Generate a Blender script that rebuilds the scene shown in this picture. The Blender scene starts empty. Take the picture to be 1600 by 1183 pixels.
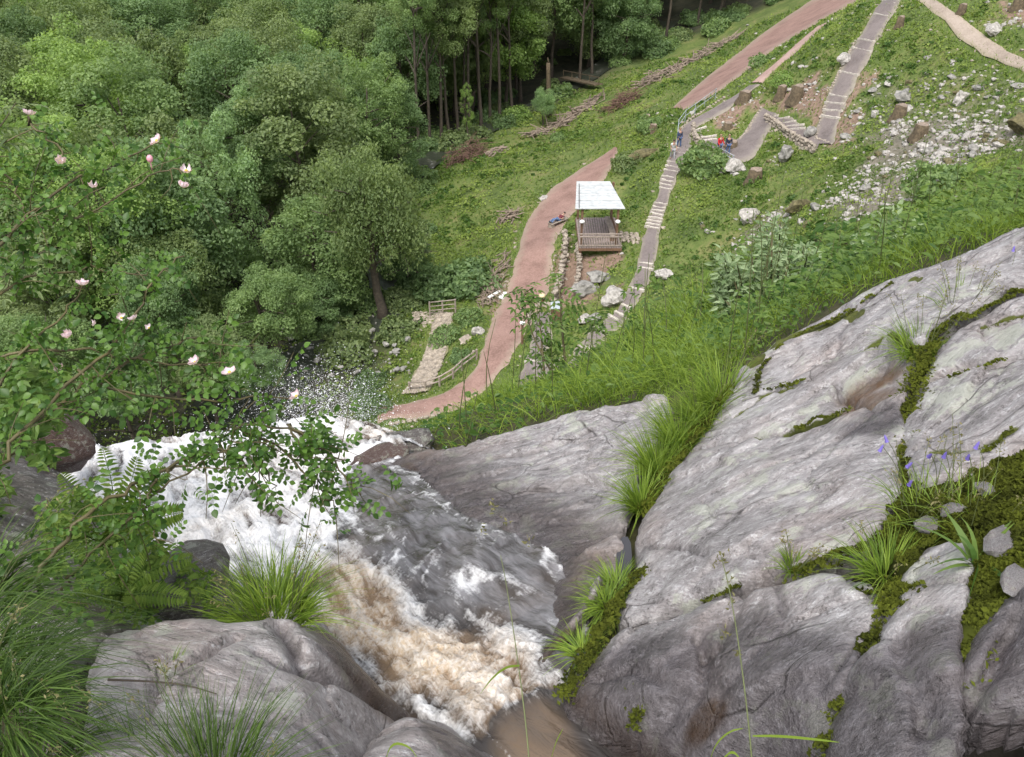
import bpy, math, random
import numpy as np
from mathutils import Vector, Matrix, Euler
R_ = math.radians
sc = bpy.context.scene
C = sc.collection
rng = np.random.default_rng(7)
random.seed(7)

# ------------------------------------------------------------------ camera, sky, sun, exposure
PITCH = R_(35.0); FPX = 1500.0; CX, CY = 800.0, 591.5; CZ = 40.0
SP, CP = math.sin(PITCH), math.cos(PITCH)
cam = bpy.data.cameras.new('camera'); camo = bpy.data.objects.new('camera', cam); C.objects.link(camo)
cam.sensor_width = 36; cam.lens = 36 * FPX / 1600; cam.clip_start = 0.05; cam.clip_end = 1500
camo.location = (0, 0, CZ); camo.rotation_euler = (R_(90) - PITCH, 0, 0)
sc.camera = camo
w = bpy.data.worlds.new('World'); sc.world = w; w.use_nodes = True
wn = w.node_tree.nodes; wl = w.node_tree.links
sky = wn.new('ShaderNodeTexSky'); sky.sky_type = 'NISHITA'; sky.sun_disc = False
sky.sun_elevation = R_(62); sky.sun_rotation = R_(200); sky.air_density = 1.0; sky.dust_density = 4.0; sky.ozone_density = 1.0
hs = wn.new('ShaderNodeHueSaturation'); hs.inputs['Saturation'].default_value = 0.38
bg = wn['Background']; bg.inputs['Strength'].default_value = 0.15
wl.new(sky.outputs[0], hs.inputs['Color']); wl.new(hs.outputs[0], bg.inputs['Color'])
sun = bpy.data.lights.new('sun', 'SUN'); sun.energy = 1.3; sun.angle = R_(25); sun.color = (1, .97, .92)
so = bpy.data.objects.new('sun', sun); C.objects.link(so)
_az = R_(200); _el = R_(62)
so.rotation_euler = Vector((-math.sin(_az) * math.cos(_el), -math.cos(_az) * math.cos(_el), -math.sin(_el))).to_track_quat('-Z', 'Y').to_euler()
sc.view_settings.view_transform = 'Standard'; sc.view_settings.look = 'None'
sc.view_settings.gamma = 1; sc.view_settings.use_curve_mapping = False
sc.view_settings.exposure = 0.82
sc.cycles.max_bounces = 5; sc.cycles.diffuse_bounces = 3; sc.cycles.glossy_bounces = 2
sc.cycles.transmission_bounces = 3; sc.cycles.transparent_max_bounces = 4

# ------------------------------------------------------------------ numpy helpers
def smooth(a, b, x):
    t = np.clip((x - a) / (b - a), 0, 1); return t * t * (3 - 2 * t)
def _h(ix, iy, iz, s):
    n = (ix.astype(np.int64) * 374761393 + iy.astype(np.int64) * 668265263 + iz.astype(np.int64) * 2147483647 + s * 1274126177) & 0x7fffffff
    n = ((n ^ (n >> 13)) * 1274126177) & 0x7fffffff
    n = ((n ^ (n >> 16)) * 69069 + 1013904223) & 0x7fffffff
    return (n ^ (n >> 11) & 0xffff) % 65536 / 65535.0
def vnoise(x, y, s=0):
    x = np.asarray(x, float); y = np.asarray(y, float)
    ix = np.floor(x); iy = np.floor(y); fx = x - ix; fy = y - iy
    fx = fx * fx * fx * (fx * (fx * 6 - 15) + 10); fy = fy * fy * fy * (fy * (fy * 6 - 15) + 10)
    z = np.zeros_like(ix)
    a = _h(ix, iy, z, s); b = _h(ix + 1, iy, z, s); c = _h(ix, iy + 1, z, s); d = _h(ix + 1, iy + 1, z, s)
    return (a + (b - a) * fx) * (1 - fy) + (c + (d - c) * fx) * fy
def fbm(x, y, f=1.0, o=4, s=0, g=.5):
    v = 0; a = 1; t = 0
    for i in range(o):
        v = v + a * (vnoise(x * f + 17.3 * i, y * f - 9.1 * i, s + i) * 2 - 1); t += a; a *= g; f *= 2.03
    return v / t
def vnoise3(p, s=0):
    i = np.floor(p); f = p - i; f = f * f * (3 - 2 * f)
    out = 0
    for dx in (0, 1):
        for dy in (0, 1):
            for dz in (0, 1):
                wgt = (f[:, 0] if dx else 1 - f[:, 0]) * (f[:, 1] if dy else 1 - f[:, 1]) * (f[:, 2] if dz else 1 - f[:, 2])
                out = out + wgt * _h(i[:, 0] + dx, i[:, 1] + dy, i[:, 2] + dz, s)
    return out * 2 - 1
def cells(x, y, seed=0):
    ix = np.floor(x); iy = np.floor(y); d1 = np.full(x.shape, 1e9); d2 = d1.copy(); rr = np.zeros(x.shape + (3,)); lx = np.zeros(x.shape); ly = np.zeros(x.shape); z0 = np.zeros_like(ix)
    for dx in (-1, 0, 1):
        for dy in (-1, 0, 1):
            a = ix + dx; b = iy + dy; sx_ = a + .1 + .8 * _h(a, b, z0, seed); sy_ = b + .1 + .8 * _h(a, b, z0, seed + 1); d = np.hypot(x - sx_, y - sy_); n = d < d1
            d2 = np.where(n, d1, np.minimum(d2, d)); d1 = np.where(n, d, d1); lx = np.where(n, x - sx_, lx); ly = np.where(n, y - sy_, ly)
            for q in range(3): rr[..., q] = np.where(n, _h(a, b, z0, seed + 2 + q) * 2 - 1, rr[..., q])
    return d2 - d1, rr, lx, ly
def ray(px, py):
    u = (CY - np.asarray(py, float)) / FPX
    x = (np.asarray(px, float) - CX) / FPX + 0 * u
    return np.stack([x, CP + SP * u, -SP + CP * u], -1)
def PZ(px, py, z):                      # point on a pixel's ray at height z below the camera
    r = ray(px, py); return r * (z / r[..., 2])[..., None]
def PD(px, py, d): return ray(px, py) * d
class RBF:
    def __init__(s, pts, lam=1e-3):
        p = np.array(pts, float); s.c = p[:, :2]; n = len(p); s.sc = np.ptp(s.c, 0).max(); s.c = s.c / s.sc
        K = s.k(np.linalg.norm(s.c[:, None] - s.c[None], axis=2)) + lam * np.eye(n)
        Q = np.hstack([np.ones((n, 1)), s.c]); A = np.block([[K, Q], [Q.T, np.zeros((3, 3))]])
        s.w = np.linalg.solve(A, np.r_[p[:, 2], 0, 0, 0])
    @staticmethod
    def k(r): return r
    def __call__(s, x, y):
        x = np.asarray(x, float); sh = x.shape; q = np.stack([x.ravel(), np.asarray(y, float).ravel()], 1) / s.sc
        out = np.empty(len(q))
        for i in range(0, len(q), 40000):
            b = q[i:i + 40000]
            out[i:i + 40000] = s.k(np.sqrt(((b[:, None] - s.c[None]) ** 2).sum(2))) @ s.w[:-3] + s.w[-3] + b @ s.w[-2:]
        return out.reshape(sh)
def hitf(px, py, H, d0, d1, n=400):
    px = np.atleast_1d(np.asarray(px, float)); py = np.atleast_1d(np.asarray(py, float))
    r = ray(px, py); ds = np.linspace(d0, d1, n)
    p = r[:, None, :] * ds[None, :, None]
    below = p[..., 2] < H(p[..., 0], p[..., 1])
    i = np.where(below.any(1), below.argmax(1), n - 1); i = np.maximum(i, 1)
    a = ds[i - 1]; b = ds[i]
    for _ in range(14):
        m = (a + b) / 2; q = r * m[:, None]; bl = q[:, 2] < H(q[:, 0], q[:, 1])
        b = np.where(bl, m, b); a = np.where(bl, a, m)
    return r * b[:, None]
def seg_dist(x, y, poly, closed=True):
    x = np.asarray(x); best = np.full(x.shape, 1e9); n = len(poly)
    for i in range(n if closed else n - 1):
        a = poly[i]; b = poly[(i + 1) % n]; d = b[:2] - a[:2]; L = max(d @ d, 1e-12)
        t = np.clip(((x - a[0]) * d[0] + (y - a[1]) * d[1]) / L, 0, 1)
        best = np.minimum(best, np.hypot(x - a[0] - t * d[0], y - a[1] - t * d[1]))
    return best
def inside(x, y, poly):
    x = np.asarray(x); c = np.zeros(x.shape, bool); n = len(poly)
    for i in range(n):
        a = poly[i]; b = poly[(i + 1) % n]
        if a[1] == b[1]: continue
        c ^= ((a[1] > y) != (b[1] > y)) & (x < (b[0] - a[0]) * (y - a[1]) / (b[1] - a[1]) + a[0])
    return c
def sdist(x, y, poly): return np.where(inside(x, y, poly), 1, -1) * seg_dist(x, y, poly)
def chaikin(p, n=2, closed=True):
    p = np.array(p, float)
    for _ in range(n):
        q = np.roll(p, -1, 0) if closed else p[1:]; a = p if closed else p[:-1]
        r = np.stack([a * .75 + q * .25, a * .25 + q * .75], 1).reshape(-1, p.shape[1])
        p = r if closed else np.vstack([p[:1], r, p[-1:]])
    return p
# ------------------------------------------------------------------ object helpers
OFF = np.array([0, 0, CZ])
def mesh(name, v, faces, mat=None, smooth_=True, attrs=None, org=None):
    """faces: list of (n,k) int arrays; v in camera-relative metres when org is None (the object then sits at the origin of the place)"""
    v = np.asarray(v, float).reshape(-1, 3)
    if org is not None: v = v - np.asarray(org)
    me = bpy.data.meshes.new(name)
    if not isinstance(faces, list): faces = [faces]
    faces = [np.asarray(f, np.int32) for f in faces if len(f)]
    me.vertices.add(len(v)); me.vertices.foreach_set('co', v.astype(np.float32).ravel())
    loops = np.concatenate([f.ravel() for f in faces]); tot = np.concatenate([np.full(len(f), f.shape[1], np.int32) for f in faces])
    start = np.r_[0, np.cumsum(tot)[:-1]].astype(np.int32)
    me.loops.add(len(loops)); me.loops.foreach_set('vertex_index', loops)
    me.polygons.add(len(tot)); me.polygons.foreach_set('loop_start', start)
    me.polygons.foreach_set('use_smooth', np.full(len(tot), smooth_))
    for k, a in (attrs or {}).items():
        a = np.asarray(a, np.float32)
        if a.ndim == 1: me.attributes.new(k, 'FLOAT', 'POINT').data.foreach_set('value', a)
        else:
            at = me.attributes.new(k, 'FLOAT_COLOR', 'POINT')
            at.data.foreach_set('color', np.c_[a, np.ones(len(a), np.float32)].ravel() if a.shape[1] == 3 else a.ravel())
    me.update(calc_edges=True); me.validate()
    if mat: me.materials.append(mat)
    return me
def link(name, me, loc=None, parent=None, rot=None, scale=None, **props):
    o = bpy.data.objects.new(name, me); C.objects.link(o)
    if parent is not None:
        o.parent = parent
        if loc is not None: o.location = loc
    else:
        o.location = (np.asarray(loc) if loc is not None else np.zeros(3)) + OFF
    if rot is not None: o.rotation_euler = rot
    if scale is not None: o.scale = scale if hasattr(scale, '__len__') else (scale,) * 3
    for k, v in props.items(): o[k] = v
    return o
def thing(name, label, cat, loc, rz=0, group=None, me=None, **kw):
    o = link(name, me, loc, rot=(0, 0, rz), **kw); o['label'] = label; o['category'] = cat
    if group: o['group'] = group
    return o
def tree_copy(o, loc, rot=None, scale=None, label=None, color=None, group=None):
    c = o.copy(); C.objects.link(c); c.location = np.asarray(loc) + OFF
    if rot is not None: c.rotation_euler = rot
    if scale is not None: c.scale = scale
    if label: c['label'] = label
    if group: c['group'] = group
    for ch in list(o.children):
        d = ch.copy(); C.objects.link(d); d.parent = c
        if color: d.color = color
        for g in list(ch.children):
            e = g.copy(); C.objects.link(e); e.parent = d
            if color: e.color = color
    if color: c.color = color
    return c
class MB:                                # collects boxes, tubes, leaves into one mesh
    def __init__(s): s.v = []; s.f = {}; s.n = 0; s.t = []
    def add(s, v, *fs, t=None):
        v = np.asarray(v, float).reshape(-1, 3)
        for f in fs:
            f = np.asarray(f, np.int64); s.f.setdefault(f.shape[1], []).append(f + s.n)
        s.v.append(v); s.n += len(v)
        s.t.append(np.full(len(v), .5) if t is None else np.broadcast_to(np.asarray(t, float), (len(v),)))
    def box(s, c, size, M=None, t=None):
        q = np.array([[x, y, z] for x in (-.5, .5) for y in (-.5, .5) for z in (-.5, .5)]) * np.asarray(size)
        if M is not None: q = q @ np.asarray(M).T
        s.add(q + np.asarray(c), [[0, 1, 3, 2], [4, 6, 7, 5], [0, 4, 5, 1], [2, 3, 7, 6], [0, 2, 6, 4], [1, 5, 7, 3]], t=t)
    def bar(s, a, b, wd, ht, t=None):     # rectangular bar from a to b
        a = np.asarray(a, float); b = np.asarray(b, float); d = b - a; L = np.linalg.norm(d); x = d / L
        up = np.array([0, 0, 1.]) if abs(x[2]) < .95 else np.array([0, 1., 0])
        y = np.cross(up, x); y /= np.linalg.norm(y); z = np.cross(x, y)
        s.box((a + b) / 2, (L, wd, ht), np.stack([x, y, z], 1), t)
    def tube(s, pts, rad, k=6, t=None, cap=True):
        pts = np.asarray(pts, float); n = len(pts); rad = np.broadcast_to(np.asarray(rad, float), (n,))
        T = np.gradient(pts, axis=0); T /= np.linalg.norm(T, axis=1)[:, None] + 1e-9
        ref = np.array([0, 0, 1.]) if abs(T[0][2]) < .9 else np.array([1., 0, 0])
        u = np.cross(T, ref); u /= np.linalg.norm(u, axis=1)[:, None] + 1e-9; v = np.cross(T, u)
        a = np.arange(k) / k * 2 * np.pi
        q = pts[:, None] + rad[:, None, None] * (np.cos(a)[None, :, None] * u[:, None] + np.sin(a)[None, :, None] * v[:, None])
        i = np.arange(n - 1)[:, None] * k; j = np.arange(k)[None]; j2 = (j + 1) % k
        f = np.stack([i + j, i + j2, i + k + j2, i + k + j], -1).reshape(-1, 4)
        fs = [f]
        if cap: fs += [np.array([np.arange(k)[::-1]]), np.array([np.arange(k) + (n - 1) * k])]
        s.add(q, *fs, t=t)
    def ball(s, c, r, k=8, m=5, t=None):
        th = np.linspace(0.08, np.pi - .08, m); z = np.cos(th); rr = np.sin(th)
        r = np.broadcast_to(np.asarray(r, float), (3,)); a = np.arange(k) / k * 2 * np.pi
        q = np.stack([rr[:, None] * np.cos(a), rr[:, None] * np.sin(a), z[:, None] + 0 * a], -1) * r + np.asarray(c)
        i = np.arange(m - 1)[:, None] * k; j = np.arange(k)[None]; j2 = (j + 1) % k
        s.add(q, np.stack([i + j, i + k + j, i + k + j2, i + j2], -1).reshape(-1, 4), np.array([np.arange(k)]), np.array([np.arange(k)[::-1] + (m - 1) * k]), t=t)
    def me(s, name, mat, smooth_=False):
        return mesh(name, np.concatenate(s.v), [np.concatenate(f) for f in s.f.values()], mat, smooth_, {'tint': np.concatenate(s.t)})
def unit(v): return v / (np.linalg.norm(v, axis=-1, keepdims=True) + 1e-9)
def blades(base, dirs, length, width, droop, segs=4, tint=None):
    """grass blades: base (N,3), dirs unit (N,3)"""
    N = len(base); t = np.linspace(0, 1, segs + 1)
    length = np.broadcast_to(length, (N,)); width = np.broadcast_to(width, (N,)); droop = np.broadcast_to(droop, (N,))
    side = unit(np.cross(dirs, np.array([0, 0, 1.]) + rng.normal(0, .35, (N, 3))))
    hor = dirs * np.array([1, 1, 0]); hor = unit(hor + rng.normal(0, .05, (N, 3)) * np.array([1, 1, 0]))
    p = base[:, None] + dirs[:, None] * (length[:, None] * t)[..., None]
    p = p + hor[:, None] * (length * droop)[:, None, None] * (t ** 2)[None, :, None] * .7
    p[..., 2] -= (length * droop)[:, None] * (t ** 2.4)[None] * .8
    wd = width[:, None] * (1 - t ** 1.8)[None] + .0004
    v = np.stack([p - side[:, None] * wd[..., None] * .5, p + side[:, None] * wd[..., None] * .5], 2)
    i = (np.arange(N)[:, None] * (segs + 1) + np.arange(segs)[None]) * 2
    f = np.stack([i, i + 1, i + 3, i + 2], -1).reshape(-1, 4)
    tint = rng.uniform(0, 1, N) if tint is None else tint
    return v.reshape(-1, 3), f, np.repeat(tint, (segs + 1) * 2)
def frames(nrm):
    n = unit(nrm); r = unit(rng.normal(0, 1, n.shape)); u = unit(np.cross(n, r)); return u, np.cross(n, u), n
def diamonds(c, nrm, size, asp=.55):
    u, v, n = frames(nrm); size = np.broadcast_to(size, (len(c),))[:, None]
    q = np.stack([c - u * size * .5, c + v * size * asp * .5, c + u * size * .5 - n * size * .12, c - v * size * asp * .5], 1)
    return q.reshape(-1, 3), np.arange(len(c) * 4).reshape(-1, 4)
_LX = np.array([0, .28, .62, 1., .62, .28]); _LY = np.array([0, .5, .42, 0, -.42, -.5])
def leaves6(c, u, nrm, size, asp=.55, fold=.15):
    """pointed folded leaves rooted at c, pointing along u"""
    u = unit(u); v = unit(np.cross(nrm, u)); n = np.cross(u, v); size = np.broadcast_to(size, (len(c),))
    S = size[:, None, None]
    q = c[:, None] + u[:, None] * _LX[None, :, None] * S + v[:, None] * (_LY * asp)[None, :, None] * S + n[:, None] * (np.abs(_LY) * fold - .25 * _LX ** 2)[None, :, None] * S
    b = np.arange(len(c))[:, None] * 6
    f = np.concatenate([b + np.array([[0, 3, 2, 1]]), b + np.array([[0, 5, 4, 3]])])
    return q.reshape(-1, 3), f
# ------------------------------------------------------------------ materials
def mat(name):
    m = bpy.data.materials.new(name); m.use_nodes = True; nt = m.node_tree
    return m, nt, nt.nodes['Principled BSDF']
class N:
    def __init__(s, nt): s.nt = nt
    def n(s, typ, **kw):
        x = s.nt.nodes.new('ShaderNode' + typ)
        for k, v in kw.items():
            if k.startswith('i_'):
                key = k[2:]; key = int(key) if key.isdigit() else key.replace('_', ' ')
                s.put(v, x.inputs[key])
            else: setattr(x, k, v)
        return x
    def put(s, v, sock):
        if hasattr(v, 'is_linked') or isinstance(v, bpy.types.NodeSocket): s.nt.links.new(v, sock)
        else:
            sock.default_value = v
    def attr(s, nm): return s.n('Attribute', attribute_name=nm)
    def noise(s, vec, scale, det=4, rough=.55, dist=0): return s.n('TexNoise', i_Vector=vec, i_Scale=scale, i_Detail=det, i_Roughness=rough, i_Distortion=dist).outputs[0]
    def ramp(s, f, pts):
        r = s.n('ValToRGB', i_Fac=f); e = r.color_ramp.elements
        while len(e) < len(pts): e.new(.5)
        for a, (p, c) in zip(e, pts): a.position = p; a.color = (*c, 1) if len(c) == 3 else c
        return r.outputs[0]
    def mix(s, f, a, b, bt='MIX'):
        m = s.n('Mix', data_type='RGBA', blend_type=bt); s.put(f, m.inputs[0])
        for v, k in ((a, 6), (b, 7)):
            s.put((*v, 1) if isinstance(v, tuple) and len(v) == 3 else v, m.inputs[k])
        return m.outputs[2]
    def math(s, op, a, b=0.0, c=None, clamp=False):
        m = s.n('Math', operation=op, use_clamp=clamp); s.put(a, m.inputs[0]); s.put(b, m.inputs[1])
        if c is not None: s.put(c, m.inputs[2])
        return m.outputs[0]
    def mapr(s, v, a, b, c=0., d=1.): return s.n('MapRange', i_0=v, i_1=a, i_2=b, i_3=c, i_4=d).outputs[0]
    def mapping(s, vec, sc=(1, 1, 1), rot=(0, 0, 0)):
        m = s.n('Mapping', i_Vector=vec); m.inputs['Scale'].default_value = sc; m.inputs['Rotation'].default_value = rot; return m.outputs[0]
    def bump(s, h, st, dist, nrm=None):
        b = s.n('Bump', i_Height=h, i_Strength=st, i_Distance=dist)
        if nrm is not None: s.put(nrm, b.inputs['Normal'])
        return b.outputs[0]
    def co(s, k='Object'): return s.n('TexCoord').outputs[k]
def simple(name, col, rough=.75, var=.25, scale=8., bump=0., col2=None):
    m, nt, p = mat(name); k = N(nt); f = k.noise(k.co(), scale, 5, .6)
    c1 = tuple(x * (1 - var) for x in col); c2 = col2 or tuple(min(1, x * (1 + var)) for x in col)
    nt.links.new(k.ramp(f, [(.3, c1), (.7, c2)]), p.inputs['Base Color']); p.inputs['Roughness'].default_value = rough
    if bump: nt.links.new(k.bump(f, bump, .02), p.inputs['Normal'])
    return m
def leafmat(name, lo, hi, objcol=False, trans=.35, rough=.5, spec=.3):
    m, nt, p = mat(name); k = N(nt); t = k.attr('tint').outputs['Fac']
    c = k.ramp(t, [(0, lo), (1, hi)])
    if objcol:
        oi = k.n('ObjectInfo'); c = k.mix(1., c, oi.outputs['Color'], 'MULTIPLY')
    nt.links.new(c, p.inputs['Base Color']); p.inputs['Roughness'].default_value = rough; p.inputs['Specular IOR Level'].default_value = spec
    tr = k.n('BsdfTranslucent'); nt.links.new(k.mix(1., c, (1.25, 1.25, .7), 'MULTIPLY'), tr.inputs[0])
    ms = k.n('MixShader', i_0=trans); nt.links.new(p.outputs[0], ms.inputs[1]); nt.links.new(tr.outputs[0], ms.inputs[2])
    nt.links.new(ms.outputs[0], nt.nodes['Material Output'].inputs[0])
    return m
M = {}
M['crown'] = leafmat('crown_leaves', (.12, .175, .085), (.30, .375, .18), True, .5)
M['cover'] = leafmat('ground_cover_leaves', (.075, .13, .022), (.225, .295, .06))
M['grass'] = leafmat('green_grass', (.09, .165, .02), (.285, .39, .06), False, .4)
M['sedge'] = leafmat('dark_sedge', (.025, .055, .01), (.10, .17, .03), False, .35)
M['drygrass'] = leafmat('seeding_grass', (.13, .13, .05), (.28, .25, .12), False, .3)
M['herb'] = leafmat('herb_leaves', (.05, .11, .02), (.15, .23, .05))
M['willow'] = leafmat('pale_shrub_leaves', (.15, .225, .10), (.34, .43, .24), False, .3)
M['rose'] = leafmat('rose_leaves', (.03, .085, .012), (.13, .24, .04), False, .4, .42, .4)
M['petal'] = leafmat('rose_petals', (.72, .55, .66), (.88, .80, .86), False, .35, .6)
M['bell'] = leafmat('bellflower_petals', (.16, .12, .5), (.3, .24, .7), False, .3)
M['moss'] = leafmat('moss', (.025, .03, .006), (.105, .125, .016), False, .15, .9, .1)
M['fern'] = leafmat('fern_fronds', (.05, .11, .015), (.18, .26, .05), False, .4)
M['bark'] = simple('bark', (.075, .06, .045), .9, .45, 6, .5)
M['cane'] = simple('cane', (.09, .075, .03), .6, .4, 12)
M['stalk'] = simple('grass_stalk', (.10, .12, .04), .6, .3, 12)
M['palerock'] = simple('pale_rock', (.34, .315, .285), .85, .5, 4, .5, (.54, .51, .47))
M['greyrock'] = simple('grey_rock', (.24, .23, .21), .85, .5, 2.5, .5)
M['mossrock'] = simple('mossy_rock', (.12, .105, .05), .9, .6, 4, .6)
M['wallstone'] = simple('wall_stone', (.31, .265, .215), .85, .45, 3, .4)
M['logstep'] = simple('step_edging', (.50, .455, .40), .8, .25, 6, .2)
M['wood'] = simple('weathered_wood', (.30, .25, .21), .8, .3, 5, .2)
M['brownwood'] = simple('brown_wood', (.17, .10, .06), .7, .35, 5, .2)
M['deck'] = simple('deck_boards', (.30, .24, .22), .75, .25, 4, .1)
M['roofw'] = simple('white_roof_boards', (.40, .42, .425), .6, .08, 2.2, .15, (.58, .60, .60))
M['whitep'] = simple('white_paint', (.8, .8, .78), .5, .06)
M['metal'] = simple('grey_metal', (.36, .40, .43), .5, .15)
M['darkm'] = simple('dark_metal', (.05, .045, .04), .5, .2)
M['stump'] = simple('stump_wood', (.10, .075, .045), .9, .5, 6, .5)
M['twig'] = simple('twigs', (.23, .18, .14), .9, .5, 4)
M['redtwig'] = simple('dead_brush', (.13, .075, .055), .9, .4, 4)

# ------------------------------------------------------------------ the valley terrain: height control points seen in the photograph
TP = [(840,390,-35),(760,540,-36.5),(620,650,-37.6),(950,240,-34.2),(1060,165,-32.8),(1200,70,-30.3),(1300,0,-28),
 (690,560,-37.8),(650,612,-38.1),(500,530,-39.8),(500,430,-40),(850,150,-41),(700,225,-40.3),(700,380,-38.3),(780,300,-37),
 (1015,360,-33.2),(1065,235,-30),(1130,235,-29.8),(1180,200,-29.3),(1270,225,-27.6),(1390,5,-20.5),(1310,150,-25),(1350,80,-22.6),
 (1500,40,-19.6),(1600,100,-19.3),(1430,0,-20),(1600,200,-20),(1600,320,-18.5),(1400,300,-23.5),(1300,300,-26),(1150,330,-30.2),
 (1100,400,-32),(1250,400,-26.5),(1400,370,-22),(1050,480,-33),(930,520,-35.2),(1150,460,-29),(870,580,-36),(935,400,-34.2),(985,385,-33.5),
 (1100,180,-30),(1000,200,-32.5),(1000,130,-36),(900,200,-38.5),(1100,70,-36.5),(980,300,-33.3),(1200,15,-33),(935,340,-34),(870,450,-35.7),(915,455,-34.6)]
XY = [(-60,40,-40),(-110,60,-38),(-40,25,-39),(-10,30,-39),(0,45,-38.4),(-60,100,-41),(-100,120,-39),(-40,140,-42),(0,160,-42),(-60,200,-38),(0,230,-34),
 (-100,300,-12),(0,330,-6),(80,300,-5),(-130,180,-28),(-130,330,0),(60,160,-27),(105,160,-14),(110,100,8),(110,60,14),(60,60,-6),(60,30,-4),(30,15,-11),
 (110,15,14),(62,100,-10),(110,220,-8),(-130,20,-34),(15,34,-24),(10,46,-33.5),(4,52,-36.5),(14,18,-20)]
cp = [tuple(PZ(a, b, z)) for a, b, z in TP] + XY
TB = RBF(cp, 2e-3)
GX0, GX1, GY0, GY1, GS = -130., 112., 12., 330., .7
gx = np.arange(GX0, GX1, GS); gy = np.arange(GY0, GY1, GS)
GXX, GYY = np.meshgrid(gx, gy)
TG = TB(GXX, GYY)
def sample(G, x, y):
    fx = np.clip((np.asarray(x) - GX0) / GS, 0, len(gx) - 1.001); fy = np.clip((np.asarray(y) - GY0) / GS, 0, len(gy) - 1.001)
    i = fx.astype(int); j = fy.astype(int); fx = fx - i; fy = fy - j
    return (G[j, i] * (1 - fx) + G[j, i + 1] * fx) * (1 - fy) + (G[j + 1, i] * (1 - fx) + G[j + 1, i + 1] * fx) * fy
def T(x, y): return sample(TG, x, y)
def hit(px, py): 
    q = hitf(px, py, T, 22, 190, 500); return q[0] if np.isscalar(px) else q
def hits(pts): a = np.array(pts, float); return hitf(a[:, 0], a[:, 1], T, 22, 190, 500)
PATHS = {
 'red_path': ([(590,638),(630,630),(669,622),(722,597),(750,565),(765,508),(779,480),(793,448),(807,402),(811,377),(821,349),(843,317),(864,292),(900,267),(940,243),(958,230)],
              [(590,662),(650,655),(715,640),(750,615),(779,587),(814,537),(830,500),(850,473),(860,430),(864,395),(872,365),(890,340),(905,322),(946,281),(958,255),(966,232)], 'red'),
 'red_path.001': ([(1049,169),(1085,137),(1124,105),(1160,77),(1195,49),(1230,25),(1262,4),(1300,-22)], [(1068,172),(1112,150),(1161,116),(1183,96),(1225,67),(1270,41),(1330,8),(1372,-15)], 'red'),
 'side_path': ([(1172,130),(1200,108),(1235,78),(1275,43)], [(1192,130),(1215,105),(1250,77),(1292,36)], 'pinkgrey'),
 'asphalt_path': ([(1057,234),(1058,210),(1070,195),(1100,175),(1140,155),(1168,135)], [(1078,236),(1080,205),(1100,192),(1125,180),(1155,158),(1188,132)], 'grey'),
 'asphalt_path.001': ([(1188,168),(1165,200),(1150,222),(1125,220),(1092,208)], [(1215,178),(1195,215),(1180,246),(1150,260),(1108,242)], 'grey'),
 'asphalt_path.002': ([(1200,170),(1230,185),(1262,208),(1284,213)], [(1195,190),(1215,200),(1240,222),(1276,234)], 'grey'),
 'asphalt_path.003': ([(1272,226),(1278,190),(1292,155),(1310,115),(1335,70),(1362,28),(1385,-8)], [(1300,226),(1312,190),(1322,155),(1342,118),(1364,76),(1390,30),(1418,-8)], 'grey'),
 'dirt_trail': ([(1425,-8),(1480,45),(1530,80),(1600,112),(1660,136)], [(1448,-8),(1510,38),(1560,70),(1600,94),(1660,116)], 'tan'),
 'stair_path': ([(1057,234),(1040,258),(1030,290),(1022,320),(1008,358),(1000,400),(985,455),(960,490),(925,515),(905,545),(870,570),(830,580)],
                [(1078,237),(1066,262),(1050,296),(1043,322),(1032,360),(1022,415),(1008,458),(980,498),(950,526),(925,552),(895,590),(850,605)], 'grey'),
 'asphalt_path.004': ([(838,490),(828,530),(822,560),(805,605)], [(862,490),(858,530),(850,565),(845,610)], 'grey'),
 'cobbled_path': ([(680,492),(668,540),(655,575),(628,617)], [(708,490),(700,535),(690,575),(668,612)], 'cob'),
}
PX = {}
pathmask = np.full(GXX.shape, 1e9)
for nm, (l, r, k) in PATHS.items():
    n = min(len(l), len(r)); l3 = hits(l[:n]); r3 = hits(r[:n]); PX[nm] = (l3, r3)
    poly = np.vstack([l3, r3[::-1]])
    b0 = poly.min(0) - 8; b1 = poly.max(0) + 8
    sel = (GXX > b0[0]) & (GXX < b1[0]) & (GYY > b0[1]) & (GYY < b1[1])
    pathmask[sel] = np.minimum(pathmask[sel], -sdist(GXX[sel], GYY[sel], poly))
shel = hits([(905, 385), (985, 395), (970, 300), (890, 300)])
sel = (np.abs(GXX - 6.8) < 12) & (np.abs(GYY - 67) < 12)
def pmask(x, y): return sample(pathmask.clip(-5, 30), x, y)
camd = GYY * CP - 0
nz = fbm(GXX, GYY, .22, 4, 3) * .55 + fbm(GXX, GYY, .9, 3, 9) * .14
TG0 = TG.copy()
TG = TG + nz * smooth(.2, 3.0, pathmask) - .10 * (pathmask < .1)
def polyT(pts): return hits(pts)
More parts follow.
